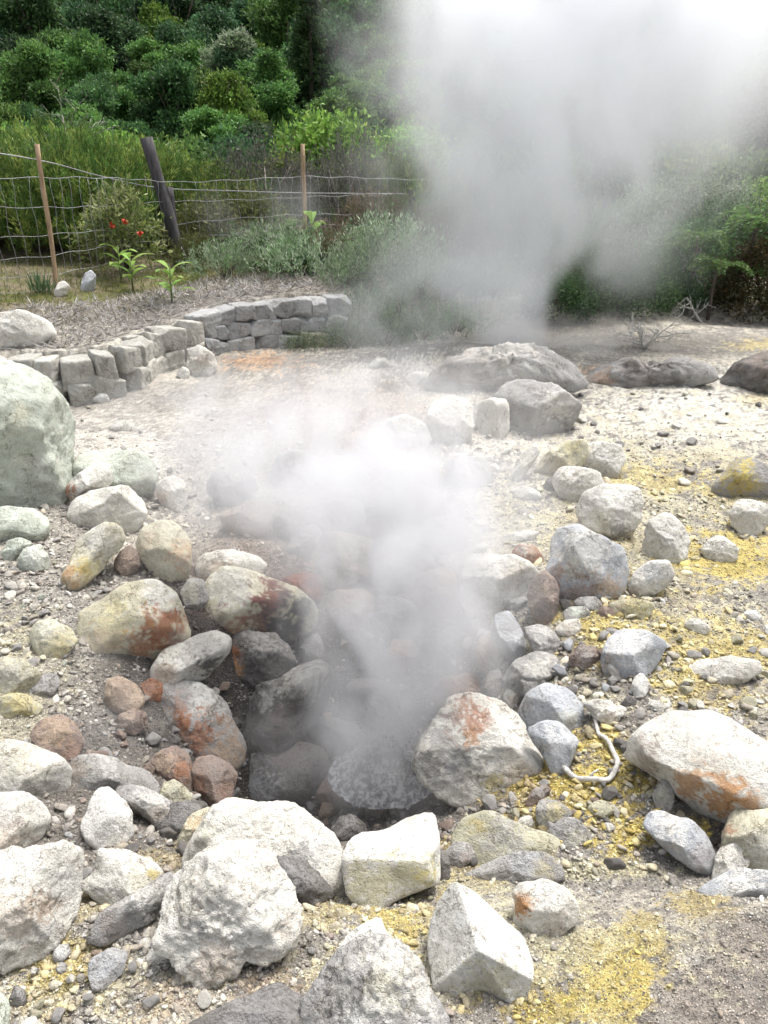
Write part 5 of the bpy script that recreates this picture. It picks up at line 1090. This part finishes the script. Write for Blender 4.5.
# ------------------------------------------------------------------ steam: real volumes
def steam(name, lobes, res, amp, nscale, seed, label, thr=(.47, .60), warp=.7, stretch=(1, 1, .65), alb=(.92, .93, .95), cap=1.15, g_=0):
    """lobes: (centre xyz, radii xyz, weight)"""
    C = np.array([l[0] for l in lobes]); Rr = np.array([l[1] for l in lobes])
    lo = (C - Rr * 1.6).min(0); hi = (C + Rr * 1.6).max(0)
    me = bpy.data.meshes.new(name); bm = bmesh.new(); bmesh.ops.create_cube(bm, size=1); bm.to_mesh(me); bm.free()
    o = bpy.data.objects.new(name, me); COL.objects.link(o)
    g = bpy.data.node_groups.new(name, 'GeometryNodeTree'); g.interface.new_socket('Geometry', in_out='INPUT', socket_type='NodeSocketGeometry'); g.interface.new_socket('Geometry', in_out='OUTPUT', socket_type='NodeSocketGeometry')
    N = g.nodes; Lk = g.links
    out = N.new('NodeGroupOutput'); vc = N.new('GeometryNodeVolumeCube')
    vc.inputs['Min'].default_value = lo; vc.inputs['Max'].default_value = hi
    for k, q in zip(('Resolution X', 'Resolution Y', 'Resolution Z'), hi - lo): vc.inputs[k].default_value = max(8, int(q / res))
    def sv(s, v):
        if isinstance(v, bpy.types.NodeSocket): Lk.new(v, s)
        else: s.default_value = v
    def m(op, *a):
        k = N.new('ShaderNodeMath'); k.operation = op
        for i, v in enumerate(a): sv(k.inputs[i], v)
        return k.outputs[0]
    def vm(op, *a, out=0):
        k = N.new('ShaderNodeVectorMath'); k.operation = op
        for i, v in enumerate(a): sv(k.inputs[i], v)
        return k.outputs[out]
    def nzz(v, sc, det, rough=.55, o_=0):
        k = N.new('ShaderNodeTexNoise'); k.inputs['Scale'].default_value = sc; k.inputs['Detail'].default_value = det; k.inputs['Roughness'].default_value = rough; Lk.new(v, k.inputs['Vector']); return k.outputs[o_]
    pos = N.new('GeometryNodeInputPosition').outputs[0]
    ps = vm('MULTIPLY', vm('ADD', pos, (seed * 3.7, seed * 1.3, 0)), stretch)
    w1 = vm('SUBTRACT', nzz(ps, nscale * .7, 1, o_=1), (.5, .5, .5))
    pw = vm('ADD', pos, vm('MULTIPLY', w1, (warp / nscale,) * 3))
    tot = None
    for (c, r, wt) in lobes:
        d = vm('LENGTH', vm('DIVIDE', vm('SUBTRACT', pw, tuple(float(q) for q in c)), tuple(float(q) for q in r)), out=1)
        e = m('MULTIPLY', m('EXPONENT', m('MULTIPLY', m('MULTIPLY', d, d), -1.4)), float(wt))
        tot = e if tot is None else m('ADD', tot, e)
    tot = m('MINIMUM', tot, cap)
    n = nzz(vm('ADD', ps, vm('MULTIPLY', w1, (1.2 / nscale,) * 3)), nscale, 6, .58)
    mr = N.new('ShaderNodeMapRange'); mr.interpolation_type = 'SMOOTHSTEP'
    sv(mr.inputs[0], m('ADD', n, m('MULTIPLY', m('MINIMUM', tot, 1.), .12)))
    for i, q in enumerate((thr[0], thr[1], .035, 1.)): mr.inputs[i + 1].default_value = q
    den = m('MULTIPLY', m('MULTIPLY', tot, mr.outputs[0]), amp)
    den = m('MAXIMUM', m('SUBTRACT', den, amp * .012), 0.)
    Lk.new(den, vc.inputs['Density'])
    mat = bpy.data.materials.new(name + '_vapour'); mat.use_nodes = True; t = mat.node_tree; t.nodes.clear()
    mo = t.nodes.new('ShaderNodeOutputMaterial'); pv = t.nodes.new('ShaderNodeVolumePrincipled'); pv.inputs['Color'].default_value = (*alb, 1); pv.inputs['Anisotropy'].default_value = g_
    pv.inputs['Density'].default_value = 1; pv.inputs['Density Attribute'].default_value = 'density'
    t.links.new(pv.outputs[0], mo.inputs['Volume'])
    sm_ = N.new('GeometryNodeSetMaterial'); sm_.inputs['Material'].default_value = mat
    Lk.new(vc.outputs[0], sm_.inputs[0]); Lk.new(sm_.outputs[0], out.inputs[0])
    me.materials.append(mat)
    md = o.modifiers.new('steam', 'NODES'); md.node_group = g
    tag(o, label, 'steam', kind='stuff'); return o
def lobe(px, py, dist, rpx, rpy, rd, w_=1.):
    """centre on a pixel ray at world y = dist; radii given as they look there, depth radius in metres"""
    c = lift(px, py, dist); z = (c - EYE) @ FW; return (c, (rpx * z / F, rd, rpy * z / F), w_)
steam('vent_steam', [lobe(385, 750, 2.15, 90, 45, .22, .9), lobe(385, 700, 2.25, 85, 50, .22, 1.1), lobe(395, 640, 2.35, 90, 55, .22, 1.1), lobe(395, 570, 2.5, 125, 60, .25, 1.1), lobe(370, 500, 2.75, 165, 60, .28, 1.05),
                     lobe(320, 440, 3.1, 160, 50, .32, .75), lobe(430, 510, 2.9, 90, 65, .28, .7), lobe(250, 400, 3.6, 140, 30, .35, .35), lobe(410, 410, 3.6, 120, 36, .4, .3), lobe(440, 380, 4.4, 120, 26, .5, .22), lobe(465, 640, 2.4, 50, 80, .18, .6), lobe(240, 480, 3.0, 80, 60, .3, .45),
                     lobe(90, 640, 2.2, 60, 40, .2, .12), lobe(120, 720, 2.0, 70, 36, .2, .14), lobe(190, 560, 2.7, 60, 40, .3, .12)],
      .02, 5.2, 5.4, 1, 'dense white steam rising from the vent between the rocks', alb=(.815, .82, .835), thr=(.44, .62))
steam('steam_plume', [lobe(460, 350, 7.4, 90, 34, .45, .8), lobe(500, 290, 7.8, 90, 50, .55, .9), lobe(540, 220, 8.0, 110, 65, .6, 1.), lobe(570, 140, 8.2, 150, 75, .8, 1.1), lobe(600, 60, 8.4, 160, 80, .8, 1.2), lobe(550, 10, 8.5, 135, 80, .8, 1.), lobe(650, -60, 8.6, 220, 90, .9, 1.),
                      lobe(440, 120, 8.2, 60, 110, .6, .4), lobe(710, 60, 8.4, 80, 90, .7, .7), lobe(445, 20, 8.2, 50, 80, .6, .35), lobe(430, 285, 8.0, 80, 45, .6, .25), lobe(370, 320, 7.4, 80, 30, .45, .22), lobe(645, 200, 8.2, 45, 80, .5, .25), lobe(400, 385, 6.2, 170, 22, .5, .5), lobe(590, 345, 7.8, 90, 22, .45, .5), lobe(265, 210, 10.5, 50, 40, .5, .35), lobe(350, 60, 9, 40, 50, .5, .15)],
      .06, 1.9, 1.3, 2, 'large white steam cloud billowing up in front of the wooded hill', alb=(.968, .978, .995), g_=0)
